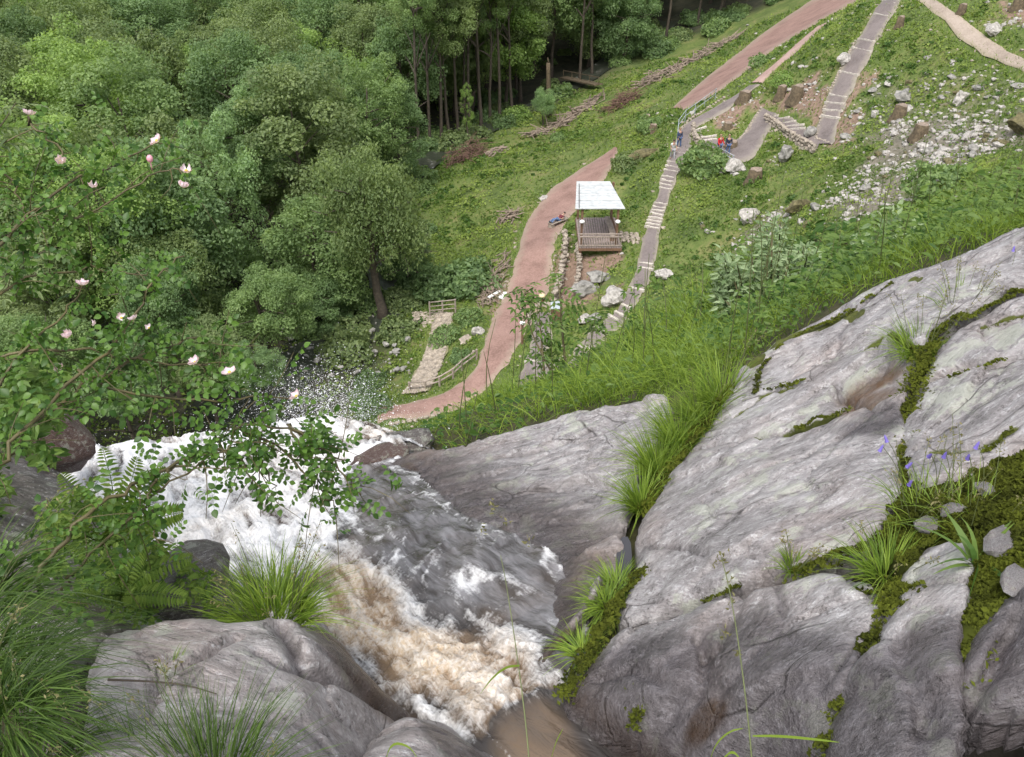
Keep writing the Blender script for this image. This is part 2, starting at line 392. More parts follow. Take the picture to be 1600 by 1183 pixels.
# zones on the hillside (drawn on the ground itself)
ZONES = {
 'scree': [[(1285,260),(1330,225),(1400,190),(1500,170),(1640,170),(1640,225),(1560,235),(1480,270),(1430,315),(1340,345),(1270,320)],
           [(1110,420),(1150,370),(1230,315),(1270,315),(1240,355),(1180,380),(1120,440)],[(1190,240),(1270,240),(1290,262),(1220,275)]],
 'sparse': [[(1340,130),(1420,110),(1520,110),(1640,125),(1640,200),(1480,190),(1330,240),(1310,200)]],
 'soil': [[(1110,182),(1160,160),(1270,125),(1290,150),(1275,205),(1215,170),(1180,165),(1150,205),(1110,205)],
          [(893,395),(965,397),(950,440),(945,480),(880,480),(882,430)],[(1540,5),(1640,5),(1640,40),(1560,40)],[(1360,100),(1330,140),(1310,215),(1330,230),(1350,160)]],
 'verge': [[(745,490),(760,450),(790,400),(800,350),(812,350),(800,400),(785,460),(770,510),(745,540)],[(866,380),(895,360),(905,470),(862,480)]],
}
ZP = {k: [polyT(p) for p in v] for k, v in ZONES.items()}
def zone(k, x, y, soft=1.2):
    out = np.zeros(np.shape(x))
    jx = x + fbm(x, y, .5, 3, 21) * 1.6; jy = y + fbm(x, y, .5, 3, 31) * 1.6
    for p in ZP[k]: out = np.maximum(out, smooth(-soft, soft, sdist(jx, jy, p)))
    if k == 'scree': out = out * np.clip(.52 + 1.5 * fbm(x, y, .22, 3, 41), .08, 1)
    return out
# forest edge: left / beyond this line the trees stand
FE = [(540,690),(600,640),(645,500),(650,440),(662,330),(655,285),(700,240),(790,195),(900,152),(1010,85),(1100,52),(1160,28),(1240,-8),(1330,-60)]
FE3 = hits(FE)
fe_poly = np.vstack([FE3[:, :2], [[95, 190], [112, 330], [-130, 330], [-130, 0], [-12, 0]]])
def in_forest(x, y): return inside(x, y, fe_poly)
vz = {k: zone(k, GXX, GYY).ravel() for k in ZP}
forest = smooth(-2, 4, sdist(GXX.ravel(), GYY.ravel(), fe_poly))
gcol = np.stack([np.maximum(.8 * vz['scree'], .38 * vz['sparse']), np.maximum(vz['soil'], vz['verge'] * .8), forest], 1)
def gridfaces(nx, ny):
    i = (np.arange(ny - 1)[:, None] * nx + np.arange(nx - 1)[None]).ravel()
    return np.stack([i, i + 1, i + nx + 1, i + nx], 1)
m, nt, p = mat('valley_ground'); k = N(nt); co = k.co(); a = k.attr('zone'); sx = k.n('SeparateColor', i_0=a.outputs['Color'])
n1 = k.noise(co, .35, 6, .6); n2 = k.noise(co, 3.0, 6, .65); n3 = k.noise(co, .9, 4, .6)
g = k.ramp(k.math('ADD', k.math('MULTIPLY', n1, .6), k.math('MULTIPLY', n2, .4)), [(.32, (.035, .06, .012)), (.5, (.10, .14, .03)), (.62, (.17, .17, .06)), (.75, (.20, .16, .09))])
soil = k.ramp(n2, [(.3, (.13, .085, .06)), (.7, (.30, .21, .155))])
scr = k.ramp(n2, [(.3, (.09, .085, .05)), (.7, (.25, .22, .18))])
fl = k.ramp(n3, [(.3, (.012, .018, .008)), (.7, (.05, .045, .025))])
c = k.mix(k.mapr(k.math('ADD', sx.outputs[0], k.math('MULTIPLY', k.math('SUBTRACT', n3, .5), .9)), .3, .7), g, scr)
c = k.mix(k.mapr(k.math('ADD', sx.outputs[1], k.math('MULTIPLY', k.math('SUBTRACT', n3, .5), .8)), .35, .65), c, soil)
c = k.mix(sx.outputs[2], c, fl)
nt.links.new(c, p.inputs['Base Color']); p.inputs['Roughness'].default_value = .95
nt.links.new(k.bump(n2, .6, .15), p.inputs['Normal']); M['ground'] = m
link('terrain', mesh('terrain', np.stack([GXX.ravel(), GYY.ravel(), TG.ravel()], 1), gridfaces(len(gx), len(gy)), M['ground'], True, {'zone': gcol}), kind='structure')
# paths
def pathmat(name, c1, c2, edge):
    m, nt, p = mat(name); k = N(nt); co = k.co(); a = k.attr('edge').outputs['Fac']
    n1 = k.noise(co, 7., 6, .7); n2 = k.noise(co, .55, 5, .65)
    c = k.ramp(k.math('ADD', k.math('MULTIPLY', n1, .5), k.math('MULTIPLY', n2, .5)), [(.37, tuple(x_ * .82 for x_ in c1)), (.5, tuple((x_ + y_) / 2 for x_, y_ in zip(c1, c2))), (.62, c2)])
    f = k.mapr(k.math('ADD', a, k.math('MULTIPLY', k.math('SUBTRACT', k.noise(co, 1.3, 4, .7), .5), .7)), .55, 1.0)
    nt.links.new(k.mix(f, c, edge), p.inputs['Base Color']); p.inputs['Roughness'].default_value = .9
    nt.links.new(k.bump(n1, .4, .03), p.inputs['Normal']); return m
M['red'] = pathmat('red_gravel', (.20, .118, .095), (.315, .20, .168), (.30, .23, .18))
M['pinkgrey'] = pathmat('pink_gravel', (.34, .22, .19), (.44, .31, .27), (.25, .2, .14))
M['grey'] = pathmat('grey_tarmac', (.14, .115, .108), (.215, .182, .172), (.27, .24, .19))
M['tan'] = pathmat('tan_trail', (.30, .24, .19), (.42, .35, .29), (.33, .28, .2))
M['cob'] = pathmat('cobbles_bed', (.22, .18, .13), (.32, .27, .2), (.2, .19, .1))
def ribbon(nm, l3, r3, mt, lift=.05, sub=5, w=8):
    l3 = chaikin(l3, 2, False); r3 = chaikin(r3, 2, False)
    t = np.linspace(0, 1, w + 1)
    g = l3[:, None] * (1 - t)[None, :, None] + r3[:, None] * t[None, :, None]
    e = np.abs(t * 2 - 1)[None, :] + 0 * g[..., 0]
    jit = fbm(g[..., 0], g[..., 1], 1.1, 4, 5) * .42 * e[..., None].squeeze(-1)
    d = (r3 - l3)[:, None, :2]; d = d / (np.linalg.norm(d, axis=-1, keepdims=True) + 1e-6)
    g[..., :2] += d * (jit * np.sign(t * 2 - 1)[None])[..., None]
    g[..., 2] = sample(TG0, g[..., 0], g[..., 1]) + lift - .10 * (e > .99)
    return mesh(nm, g.reshape(-1, 3), gridfaces(w + 1, len(l3)), mt, True, {'edge': e.ravel()})
lift = .05
for nm, (l, r, kk) in PATHS.items():
    lift += .006
    link(nm.split('.')[0], ribbon(nm, *PX[nm], M[kk], lift), kind='structure')
# stream in the valley bottom
m, nt, p = mat('stream_water'); k = N(nt); n1 = k.noise(k.mapping(k.co(), (1, 1, 1)), .9, 5, .6)
nt.links.new(k.ramp(n1, [(.55, (.035, .04, .03)), (.66, (.08, .08, .065)), (.74, (.55, .57, .58))]), p.inputs['Base Color']); p.inputs['Roughness'].default_value = .3
nt.links.new(k.bump(n1, .5, .2), p.inputs['Normal']); M['stream'] = m
st = np.array([PZ(330, 640, -39.1), PZ(470, 570, -39.3), PZ(560, 520, -39.4), PZ(640, 490, -39.5), PZ(650, 380, -40), PZ(690, 260, -40.3), PZ(790, 205, -40.5), PZ(880, 160, -40.7), PZ(960, 120, -40.9), PZ(1060, 70, -40.9)])
st = chaikin(st, 2, False); st[:, 0] -= np.interp(st[:, 1], [50, 62, 75, 110], [0, 0, 3.5, 1.5]); sd_ = np.gradient(st[:, :2], axis=0); sd_ = unit(np.stack([-sd_[:, 1], sd_[:, 0], 0 * sd_[:, 0]], 1))
wdt = np.interp(np.arange(len(st)), [0, 8, 16, len(st)], [2.6, 2.2, 1.2, 1.8])[:, None]
sl, sr = st + sd_ * wdt, st - sd_ * wdt
g = sl[:, None] * np.linspace(1, 0, 7)[None, :, None] + sr[:, None] * np.linspace(0, 1, 7)[None, :, None]
zz = np.minimum.reduce([T(g[..., 0], g[..., 1])], 0); g[..., 2] = np.maximum(zz.min(1)[:, None] + .5, zz + .12)
link('stream', mesh('stream', g.reshape(-1, 3), gridfaces(7, len(st)), M['stream']), kind='structure')

# ------------------------------------------------------------------ the ledge at the head of the falls: surfaces seen in the photograph
RP = [(650,703,-3.08),(720,688,-3.03),(850,650,-2.9),(960,628,-2.74),(1030,612,-2.62),(750,850,-2.66),(820,760,-2.72),(700,770,-2.88),(950,830,-2.5),(900,740,-2.68),(980,740,-2.58),(860,1040,-2.32),(880,950,-2.4),
 (650,835,-2.80),(590,800,-2.98),(780,885,-2.60),(700,930,-2.82),(600,900,-2.95),(800,1000,-2.52),(780,950,-2.62),(590,740,-3.15),
 (1145,585,-2.35),(1200,540,-2.27),(1300,480,-2.12),(1400,430,-1.98),(1500,395,-1.86),(1600,362,-1.74),(1010,800,-2.4),(1100,700,-2.3),(1200,750,-2.1),(1300,640,-2.06),(1400,700,-1.9),(1400,560,-1.92),(1550,550,-1.72),(1590,700,-1.64),(1300,560,-2.1),
 (1480,620,-1.8),(1600,450,-1.72),(1000,950,-2.22),(1200,850,-1.97),(1200,950,-1.92),(1400,900,-1.72),(1550,850,-1.56),(900,1080,-2.25),(1050,1080,-2.06),(1200,1060,-1.86),(1300,1100,-1.78),(1450,1050,-1.6),(1590,1000,-1.5),(1050,1120,-2.12),(1200,1150,-1.95),(1400,1183,-1.66),(1600,1183,-1.5),(1300,1300,-1.75),(1700,600,-1.5),(1700,350,-1.6),(1700,900,-1.4),(2300,300,-1.35),(2300,600,-1.2),(2300,900,-1.1),(2300,1200,-1.15)]
RH = RBF([tuple(PZ(*q)) for q in RP], 1.5e-3)
WP = [(480,665,-3.62),(600,690,-3.36),(540,680,-3.5),(300,705,-3.5),(130,710,-3.5),(430,790,-3.1),(560,930,-2.74),(700,900,-2.62),(830,1150,-2.33),(800,1050,-2.42),(650,830,-2.77),(250,850,-3.1),(620,1010,-2.62),(520,820,-2.98),(700,1080,-2.5),
 (830,960,-2.5),(860,1030,-2.38),(780,885,-2.58),(590,790,-2.98),(1000,1160,-2.35),(1150,1183,-2.32),(900,1250,-2.25),(1200,1300,-2.25),(400,880,-2.95),(590,740,-3.2),(330,780,-3.2),(100,800,-3.3),(700,1200,-2.35)]
WH = RBF([tuple(PZ(*q)) for q in WP], 1.5e-3)
LP = [(300,958,-2.1),(450,968,-2.02),(200,1010,-1.86),(350,1080,-1.74),(480,1080,-1.84),(560,1050,-2.14),(620,1090,-2.36),(300,1183,-1.6),(500,1183,-1.76),(530,1000,-2.3),(420,1020,-1.86),(520,1130,-1.95),(400,1300,-1.55),(100,1100,-1.6),(600,1150,-2.25),(490,1010,-1.96)]
LH = RBF([tuple(PZ(*q)) for q in LP], 1e-3)
SPt = [(650,1145,-1.98),(750,1183,-2.14),(600,1183,-1.92),(700,1250,-1.9),(640,1128,-2.1),(780,1200,-2.25),(560,1160,-2.05)]
SH = RBF([tuple(PZ(*q)) for q in SPt], 1e-3)
EP = [(50,725,-2.9),(50,850,-2.35),(200,880,-2.55),(300,900,-2.75),(100,1000,-2.05),(-40,900,-2.15),(-40,750,-2.6),(130,760,-2.85),(250,960,-2.4)]
EH = RBF([tuple(PZ(*q)) for q in EP], 1e-3)
BPd = [(720,655,6.2),(800,618,7.2),(900,590,8.5),(1000,535,9.5),(1100,490,10.5),(1160,440,11.5),(1300,405,11),(1450,362,9),(1600,335,7),(1140,562,5.3),(1300,455,5.8),(1450,388,5.4),(1600,352,4.9),(1200,500,7.2),(1050,572,6.3),
 (750,655,5.8),(850,618,6.4),(660,690,5.6),(950,600,6.0),(1320,420,8),(1500,372,7)]
bk = [tuple(PD(a, b, d)) for a, b, d in BPd] + [tuple(PZ(a, b, z) + np.array([0, 0, -.17])) for a, b, z in RP if (395 < b and z < -1.45) or a > 2000] + [tuple(PZ(a, b, z) + np.array([0, 0, -.5])) for a, b, z in WP + LP + EP]
bk += [tuple(PZ(1560, 1150, -2.3)), tuple(PZ(1520, 1250, -2.4)), (0, 0, -1.75), (-2, 0, -1.8), (2.5, 0, -1.6), (-3, -3, -1.5), (3, -3, -1.4), (5, 1, -1.2), (-4, 2, -2), (6, 4, -1.6), (-4, 4.5, -3.4), (8, 8, -2.2)]
BH = RBF(bk, 2e-3)
crest = [PD(620, 668, 6.0), PD(720, 640, 6.6), PD(800, 605, 7.8), PD(900, 580, 9.2), PD(1000, 520, 10.2), PD(1100, 470, 11.5), PD(1160, 425, 12.4), PD(1300, 390, 12), PD(1450, 350, 10), PD(1600, 322, 9), np.array([9, 8, 0]), np.array([10, -5, 0]), np.array([-6, -5, 0]), np.array([-5, 3.5, 0]), PD(20, 705, 5.7), PD(300, 690, 5.8), PD(480, 660, 5.9), PD(560, 668, 5.9)]
crest = np.array([c[:2] for c in crest])
m, nt, p = mat('bank_soil'); k = N(nt); co = k.co(); n1 = k.noise(co, 5, 6, .65)
geo = k.n('NewGeometry'); nz_ = k.n('SeparateXYZ', i_0=geo.outputs['Normal']).outputs[2]
soilc = k.ramp(n1, [(.3, (.02, .018, .008)), (.55, (.05, .05, .015)), (.75, (.085, .06, .035))]); rk = k.ramp(n1, [(.3, (.07, .065, .06)), (.7, (.25, .23, .21))])
nt.links.new(k.mix(k.mapr(nz_, .35, .6), rk, soilc), p.inputs['Base Color']); p.inputs['Roughness'].default_value = .95
nt.links.new(k.bump(n1, .7, .05), p.inputs['Normal']); M['bank'] = m
bx = np.concatenate([np.arange(-22, -6.5, .6), np.arange(-6.5, 9.5, .09), np.arange(9.5, 26, .6)]); by = np.concatenate([np.arange(-8, -1, .5), np.arange(-1, 12.5, .09), np.arange(12.5, 27, .6)])
BX, BY = np.meshgrid(bx, by)
bs = -sdist(BX, BY, crest)
def bank_z(x, y, s=None):
    s = -sdist(x, y, crest) if s is None else s
    o = np.maximum(s, 0)
    hc_ = PZ(1570, 1140, -1.9); z = BH(x, y) + fbm(x, y, 1.4, 4, 2) * .07 - .7 * np.exp(-(((x - hc_[0]) / .26) ** 2 + ((y - hc_[1]) / .20) ** 2)) - np.where(o > 0, np.minimum(.9 * o + 1.1 * o ** 1.35, 42), 0)
    return np.maximum(z, -41)
link('cliff_bank', mesh('cliff_bank', np.stack([BX.ravel(), BY.ravel(), bank_z(BX, BY, bs).ravel()], 1), gridfaces(len(bx), len(by)), M['bank']), kind='structure')

# rock material: foliated schist with wet and darkened, rusty and mossy places kept as attributes of the stone
def rockmat(name, base=((.125, .114, .113), (.28, .26, .26), (.48, .46, .464)), rot=.35):
    m, nt, p = mat(name); k = N(nt); co = k.co()
    warp = k.n('VectorMath', operation='MULTIPLY_ADD'); nn = k.n('TexNoise', i_Vector=co, i_Scale=1.1, i_Detail=3.)
    nt.links.new(nn.outputs['Color'], warp.inputs[0]); warp.inputs[1].default_value = (.55, .55, .55); nt.links.new(co, warp.inputs[2])
    st = k.mapping(warp.outputs[0], (7, 34, 34), (0, 0, rot)); st2 = k.mapping(warp.outputs[0], (28, 130, 130), (0, 0, rot))
    s1 = k.noise(st, 1., 6, .65); s2 = k.noise(st2, 1., 4, .6); big = k.noise(co, 1.6, 5, .6); sp = k.noise(co, 85, 4, .75); mid = k.noise(co, 11, 7, .78)
    v = k.math('ADD', k.math('ADD', k.math('MULTIPLY', s1, .27), k.math('MULTIPLY', s2, .22)), k.math('ADD', k.math('MULTIPLY', big, .24), k.math('MULTIPLY', mid, .35)))
    c = k.ramp(v, [(.41, base[0]), (.53, base[1]), (.64, base[2])])
    c = k.mix(k.mapr(k.noise(co, 2.3, 4, .6), .5, .7, 0, .55), c, k.mix(1., c, (1.08, .93, .84), 'MULTIPLY'))
    c = k.mix(k.mapr(k.math('ADD', k.math('MULTIPLY', sp, .6), k.math('MULTIPLY', s1, .4)), .555, .615, 0, .8), c, (.60, .59, .60))
    c = k.mix(k.mapr(k.math('ADD', k.math('MULTIPLY', sp, .5), k.math('MULTIPLY', mid, .5)), .445, .39, 0, .8), c, (.055, .048, .045))
    vo = k.n('TexVoronoi', feature='DISTANCE_TO_EDGE', i_Vector=k.mapping(warp.outputs[0], (2.2, 5.5, 5.5), (0, 0, rot + .25)), i_Scale=1.)
    li = k.mapr(k.math('ADD', k.noise(co, 6.5, 6, .7), k.math('MULTIPLY', k.noise(co, 1.3, 3, .5), .35)), .74, .80, 0, .6); c = k.mix(li, c, (.44, .46, .38)); li2 = k.mapr(k.noise(co, 13, 5, .75), .66, .72, 0, .7); c = k.mix(li2, c, (.10, .085, .07))
    crk = k.math('MULTIPLY', k.mapr(vo.outputs['Distance'], .0, .022, 1, 0), k.mapr(k.noise(co, 2.7, 4, .6), .47, .6))
    c = k.mix(k.math('MULTIPLY', crk, .85), c, (.05, .042, .038))
    ru = k.math('MULTIPLY', k.attr('rust').outputs['Fac'], k.mapr(mid, .3, .6, .35, 1)); c = k.mix(ru, c, (.115, .062, .028))
    wet = k.math('MULTIPLY', k.attr('wet').outputs['Fac'], k.mapr(big, .25, .5, .6, 1), clamp=True)
    c = k.mix(wet, c, k.mix(1., c, (.33, .315, .33), 'MULTIPLY'))
    mo = k.mapr(k.math('ADD', k.attr('moss').outputs['Fac'], k.math('MULTIPLY', k.math('SUBTRACT', mid, .5), 1.1)), .45, .6)
    mc = k.ramp(mid, [(.3, (.03, .035, .006)), (.7, (.12, .14, .02))])
    nt.links.new(k.mix(mo, c, mc), p.inputs['Base Color'])
    r = k.math('SUBTRACT', k.mapr(v, .35, .7, .62, .42), k.math('MULTIPLY', wet, .26)); r = k.math('MAXIMUM', r, k.math('MULTIPLY', mo, .95))
    nt.links.new(r, p.inputs['Roughness']); p.inputs['Specular IOR Level'].default_value = .55
    b = k.bump(k.math('SUBTRACT', s1, k.math('MULTIPLY', crk, 1.2)), .4, .025); b = k.bump(s2, .6, .008, b); b = k.bump(mid, .7, .03, b); b = k.bump(sp, .5, .005, b)
    nt.links.new(b, p.inputs['Normal']); return m
M['rock'] = rockmat('schist_rock'); M['rock2'] = rockmat('schist_boulder', ((.14, .125, .12), (.30, .272, .268), (.48, .45, .445)), -.5); M['darkrock'] = rockmat('dark_rock', ((.05, .045, .04), (.12, .105, .095), (.25, .23, .21)), .9)
def near(pts, H, d1=9): a = np.array(pts, float); return hitf(a[:, 0], a[:, 1], H, 1.0, d1, 500)
def patch(nm, outline, H, mt, res=.011, r=.035, drop=.38, cracks=(), wet=(), rust=(), moss=(), pits=(), rough=.012, jag=.03, sf=5., grow=.018, blk=1., watery=True, d1=9):
    """a block of rock: top surface H inside the outline, rounded edges, sides running down to 'drop' below"""
    poly = chaikin(near(outline, H, d1), 1)[:, :2]
    b0 = poly.min(0) - .12; b1 = poly.max(0) + .12
    x = np.arange(b0[0], b1[0], res); y = np.arange(b0[1], b1[1], res); X, Y = np.meshgrid(x, y); xs = X.ravel(); ys = Y.ravel()
    sd = sdist(xs, ys, poly) + grow + fbm(xs, ys, 7., 4, 4) * jag
    keep = sd > -.012
    idx = -np.ones(len(xs), int); idx[keep] = np.arange(keep.sum()); f = gridfaces(len(x), len(y)); f = f[keep[f].all(1)]; f = idx[f]
    xs = xs[keep]; ys = ys[keep]; sd = sd[keep]
    ca, sa = math.cos(.35), math.sin(.35); wx = xs + fbm(xs, ys, 1.1, 2, 8) * .3; wy = ys + fbm(xs, ys, 1.1, 2, 18) * .3
    z = H(xs, ys) + fbm(xs, ys, 1.3, 4, 6) * .05 + rough * .45 * np.minimum(fbm(xs, ys, 19., 3, 44), .1) - .012 * np.exp(-(fbm((wx * ca + wy * sa) * .8, (-wx * sa + wy * ca) * 2.4, 1.6, 4, 62) / .022) ** 2) + fbm((wx * ca + wy * sa) * 1.3, (-wx * sa + wy * ca) * 7, 1., 5, 12) * rough * .95 + fbm(xs, ys, sf, 5, 3, .6) * rough
    cu = (wx * ca + wy * sa) * 2.1 + fbm(xs, ys, 6, 3, 70) * .12; cv = (-wx * sa + wy * ca) * 4.6 + fbm(xs, ys, 6, 3, 71) * .12
    e1, rr, lx, ly = cells(cu, cv, 5); z += blk * (rr[:, 0] * .012 + rr[:, 1] * lx * .035 + rr[:, 2] * ly * .022) - blk * .016 * np.exp(-(e1 / .035) ** 2) * (rr[:, 0] > -.5)
    e1, rr, lx, ly = cells(cu * 3.1 + 7, cv * 2.6 + 3, 15); z += blk * smooth(.45, .6, vnoise(xs * 3, ys * 3, 9)) * (rr[:, 0] * .005 + rr[:, 1] * lx * .010 + rr[:, 2] * ly * .008)
    q = np.clip(r - sd, 0, r); z -= r - np.sqrt(np.maximum(r * r - q * q, 0)); z -= np.clip(-sd, 0, None) * 1.2
    mo = np.zeros(len(xs)); we = np.zeros(len(xs)); ru = np.zeros(len(xs))
    for c in cracks:
        pl = chaikin(near(c[0], H, d1), 2, False); d = seg_dist(xs + fbm(xs, ys, 9, 3, 2) * .02, ys + fbm(xs, ys, 9, 3, 5) * .02, pl, False)
        z -= c[2] * np.exp(-(d / c[1]) ** 2)
        if len(c) > 3: mo = np.maximum(mo, c[3] * np.exp(-(d / (c[1] * 1.5)) ** 2))
        else: we = np.maximum(we, .8 * np.exp(-(d / c[1] / .8) ** 2))  # cracks without moss get a darker, glossier line through this attribute
    def blobs(L, out):
        for px, py, rr in L:
            c0 = near([(px, py)], H, d1)[0]; d = np.hypot(xs - c0[0] + fbm(xs, ys, 3, 3, 1) * rr * .6, ys - c0[1] + fbm(xs, ys, 3, 3, 2) * rr * .6)
            out[:] = np.maximum(out, smooth(rr, rr * .55, d))
    blobs(wet, we); blobs(rust, ru); blobs(moss, mo)
    for px, py, rr, dd in pits:
        c0 = near([(px, py)], H, d1)[0]; d = np.hypot(xs - c0[0], ys - c0[1]) + fbm(xs, ys, 4, 3, 1) * rr * .5; z -= dd * smooth(rr, rr * .6, d)
    if watery:
        dz = z - WH(xs, ys); pl = near([(585,745),(590,790),(650,830),(780,885),(830,935),(855,1010),(885,1075),(1000,1120),(1150,1160)], WH); pd = seg_dist(xs, ys, pl, False)
        we = np.maximum(we, smooth(.13, .03, dz) * smooth(.9, .3, pd)); ru = np.maximum(ru, .7 * smooth(.1, .0, np.abs(dz - .08)) * smooth(.6, .2, pd))
    org = np.array([poly[:, 0].mean(), poly[:, 1].mean(), z[sd > 0].min()])
    ed = np.concatenate([f[:, [0, 1]], f[:, [1, 2]], f[:, [2, 3]], f[:, [3, 0]]]); key = np.sort(ed, 1); key = key[:, 0].astype(np.int64) * (len(xs) + 1) + key[:, 1]
    _, inv, cnt_ = np.unique(key, return_inverse=True, return_counts=True); be = ed[cnt_[inv] == 1]; bv = np.unique(be); mp_ = -np.ones(len(xs), int); mp_[bv] = len(xs) + np.arange(len(bv))
    f2 = np.stack([be[:, 1], be[:, 0], mp_[be[:, 0]], mp_[be[:, 1]]], 1); f = np.concatenate([f, f2])     # sides of the block
    cx_, cy_ = xs[bv], ys[bv]; zb_ = z[bv] - drop * (.8 + .35 * vnoise(cx_ * 6, cy_ * 6, 3)); ctr = poly.mean(0); inw = unit(np.stack([ctr[0] - cx_, ctr[1] - cy_], 1)) * .03
    xs = np.r_[xs, cx_ + inw[:, 0]]; ys = np.r_[ys, cy_ + inw[:, 1]]; z = np.r_[z, zb_]; sd = np.r_[sd, np.full(len(bv), -1.)]; we = np.r_[we, np.maximum(we[bv], .5)]; mo = np.r_[mo, 0 * bv]; ru = np.r_[ru, ru[bv]]  # sides always darkened at least halfway through the wet attribute
    me = mesh(nm, np.stack([xs, ys, z], 1), f, mt, True, {'wet': we, 'moss': mo, 'rust': ru})
    return me, poly
A_out = [(560,790),(575,748),(600,722),(650,703),(720,690),(800,670),(850,652),(900,640),(960,628),(1030,610),(1045,622),(1022,680),(985,760),(965,830),(962,880),(928,925),(895,972),(868,1015),(845,1040),(790,1045),(700,1000),(600,930),(540,860)]
me, polyA = patch('rock_slab', A_out, RH, M['rock'], cracks=[([(640,745),(760,712),(830,700),(880,688),(925,664)], .012, .03), ([(600,790),(640,800),(700,790)], .03, .05), ([(880,900),(800,850),(720,820)], .02, .02)],
   wet=[(750,835,.30),(820,845,.20),(690,820,.22),(640,800,.18),(870,960,.14)], rust=[(620,745,.2),(650,800,.18),(740,870,.25),(870,1020,.14)])
thing('rock_slab', 'smooth grey slab sloping down to the rushing water, dark and wet along its lower side', 'rock', None, me=me, group=None)
B_out = [(1145,583),(1200,540),(1260,505),(1310,475),(1360,447),(1420,425),(1500,397),(1600,362),(1700,330),(2000,260),(2350,230),(2350,330),(2000,345),(1700,415),(1600,432),(1540,468),(1480,492),(1450,515),(1425,575),(1402,650),(1400,720),(1400,785),(1330,845),(1235,878),(1150,895),(1080,915),(1000,952),(975,950),(1003,890),(1020,855),(1000,832),(1022,790),(1062,720),(1112,660)]
me, polyB = patch('rock_slab', B_out, RH, M['rock'], cracks=[([(1085,692),(1160,676),(1240,662),(1290,648),(1330,630)], .014, .05), ([(1240,662),(1290,646),(1330,630)], .03, .02, .9), ([(1150,640),(1200,600),(1250,592),(1270,585)], .012, .03, .7), ([(1190,545),(1260,510),(1330,480)], .03, .02, .75), ([(1310,585),(1340,600),(1375,640)], .012, .04), ([(1360,540),(1390,522),(1430,540)], .014, .03, .8), ([(1100,870),(1060,850),(1010,850)], .01, .02), ([(1400,430),(1330,490),(1300,560)], .008, .015)],
   rust=[(1375,608,.13),(1370,570,.12)], pits=[(1372,585,.17,.05)], wet=[(1390,660,.12)], moss=[(1190,672,.03),(1330,485,.05),(1430,432,.04),(1180,560,.05)], watery=False)
thing('rock_slab', 'long pale grey slab with a rusty hollow and mossy pits, rising to the upper right', 'rock', None, me=me)
F_out = [(985,978),(1000,962),(1100,928),(1230,893),(1320,870),(1385,905),(1392,935),(1350,1005),(1305,1085),(1290,1150),(1190,1165),(1100,1150),(1010,1112),(930,1105),(890,1088),(905,1050),(940,1005)]
me, polyF = patch('rock_slab', F_out, RH, M['rock'], r=.10, cracks=[([(1100,1010),(1130,1018),(1142,960)], .01, .03), ([(1320,870),(1350,915),(1385,912)], .012, .03, .6), ([(930,1060),(1000,1045),(1050,1080)], .02, .03), ([(1090,1100),(1110,1050),(1095,990)], .015, .03), ([(1215,905),(1220,960),(1250,1000)], .01, .015)],
   wet=[(1000,1080,.24),(1100,1110,.27),(1230,1110,.24),(930,1070,.17),(1180,1040,.15)], rust=[(1100,1125,.05)])  # wet blobs here set the darker tone of the slab's lower half
thing('rock_slab', 'broad speckled slab overhanging the dark water at the bottom, mossy crack on its right side', 'rock', None, me=me)
C_out = [(1450,578),(1490,520),(1550,488),(1600,462),(1700,430),(2000,365),(2350,350),(2350,560),(2000,590),(1700,640),(1600,690),(1540,715),(1470,745),(1424,740),(1424,660)]
me, polyC = patch('rock_slab', C_out, RH, M['rock'], cracks=[([(1450,590),(1500,572),(1560,556),(1620,535)], .02, .08), ([(1430,700),(1490,660),(1560,600)], .008, .015), ([(1460,700),(1520,700),(1580,660)], .012, .025, .7), ([(1540,505),(1600,490)], .012, .03, .9)], watery=False)
thing('rock_slab', 'light streaked slab at the right side, split by one dark horizontal crack', 'rock', None, me=me)
G_out = [(1442,852),(1500,835),(1512,880),(1498,950),(1480,1020),(1500,1090),(1490,1183),(1480,1240),(1320,1240),(1322,1140),(1338,1085),(1372,1015),(1418,930)]
me, polyG = patch('rock_slab', G_out, RH, M['rock'], cracks=[([(1400,1000),(1420,1080),(1470,1130)], .02, .04)], watery=False, wet=[(1460,1060,.2),(1400,1120,.22),(1360,1080,.14)])  # wet blobs here only give this wedge its darker tone
thing('rock_slab', 'narrow wedge of grey rock standing between two mossy gaps', 'rock', None, me=me)
H_out = [(1545,985),(1585,930),(1620,900),(1700,870),(2000,640),(2350,600),(2350,1000),(2000,1040),(1700,1060),(1600,1070),(1555,1090),(1520,1060)]
me, polyH = patch('rock_slab', H_out, RH, M['rock'], drop=.14, cracks=[([(1540,1080),(1580,1000),(1600,950)], .015, .05)], wet=[(1560,1000,.22),(1620,1040,.25)], watery=False)  # wet blobs here only darken the stone's near end
thing('rock_slab', 'rough mossy rock overhanging a black hollow at the lower right corner', 'rock', None, me=me)
L_out = [(150,992),(230,968),(300,956),(350,972),(420,968),(490,955),(520,975),(570,1035),(620,1085),(660,1116),(635,1135),(565,1150),(548,1183),(540,1300),(90,1300),(110,1150),(120,1060)]
me, polyL = patch('boulder', L_out, LH, M['rock2'], r=.12, drop=.7, sf=4, rough=.016, cracks=[([(200,1130),(245,1060),(290,1045),(330,1020),(365,998)], .014, .05, .35), ([(440,975),(450,1010),(470,1040)], .02, .05), ([(350,1130),(420,1128),(485,1132),(500,1160)], .012, .04), ([(400,1020),(440,1040),(520,1060),(600,1110)], .015, .03), ([(470,1040),(540,1070),(640,1120)], .02, .05)],
   rust=[(535,1005,.16),(575,1055,.16),(605,1090,.12),(505,985,.12)], wet=[(560,1040,.17),(610,1090,.14),(530,1000,.12)], watery=False)
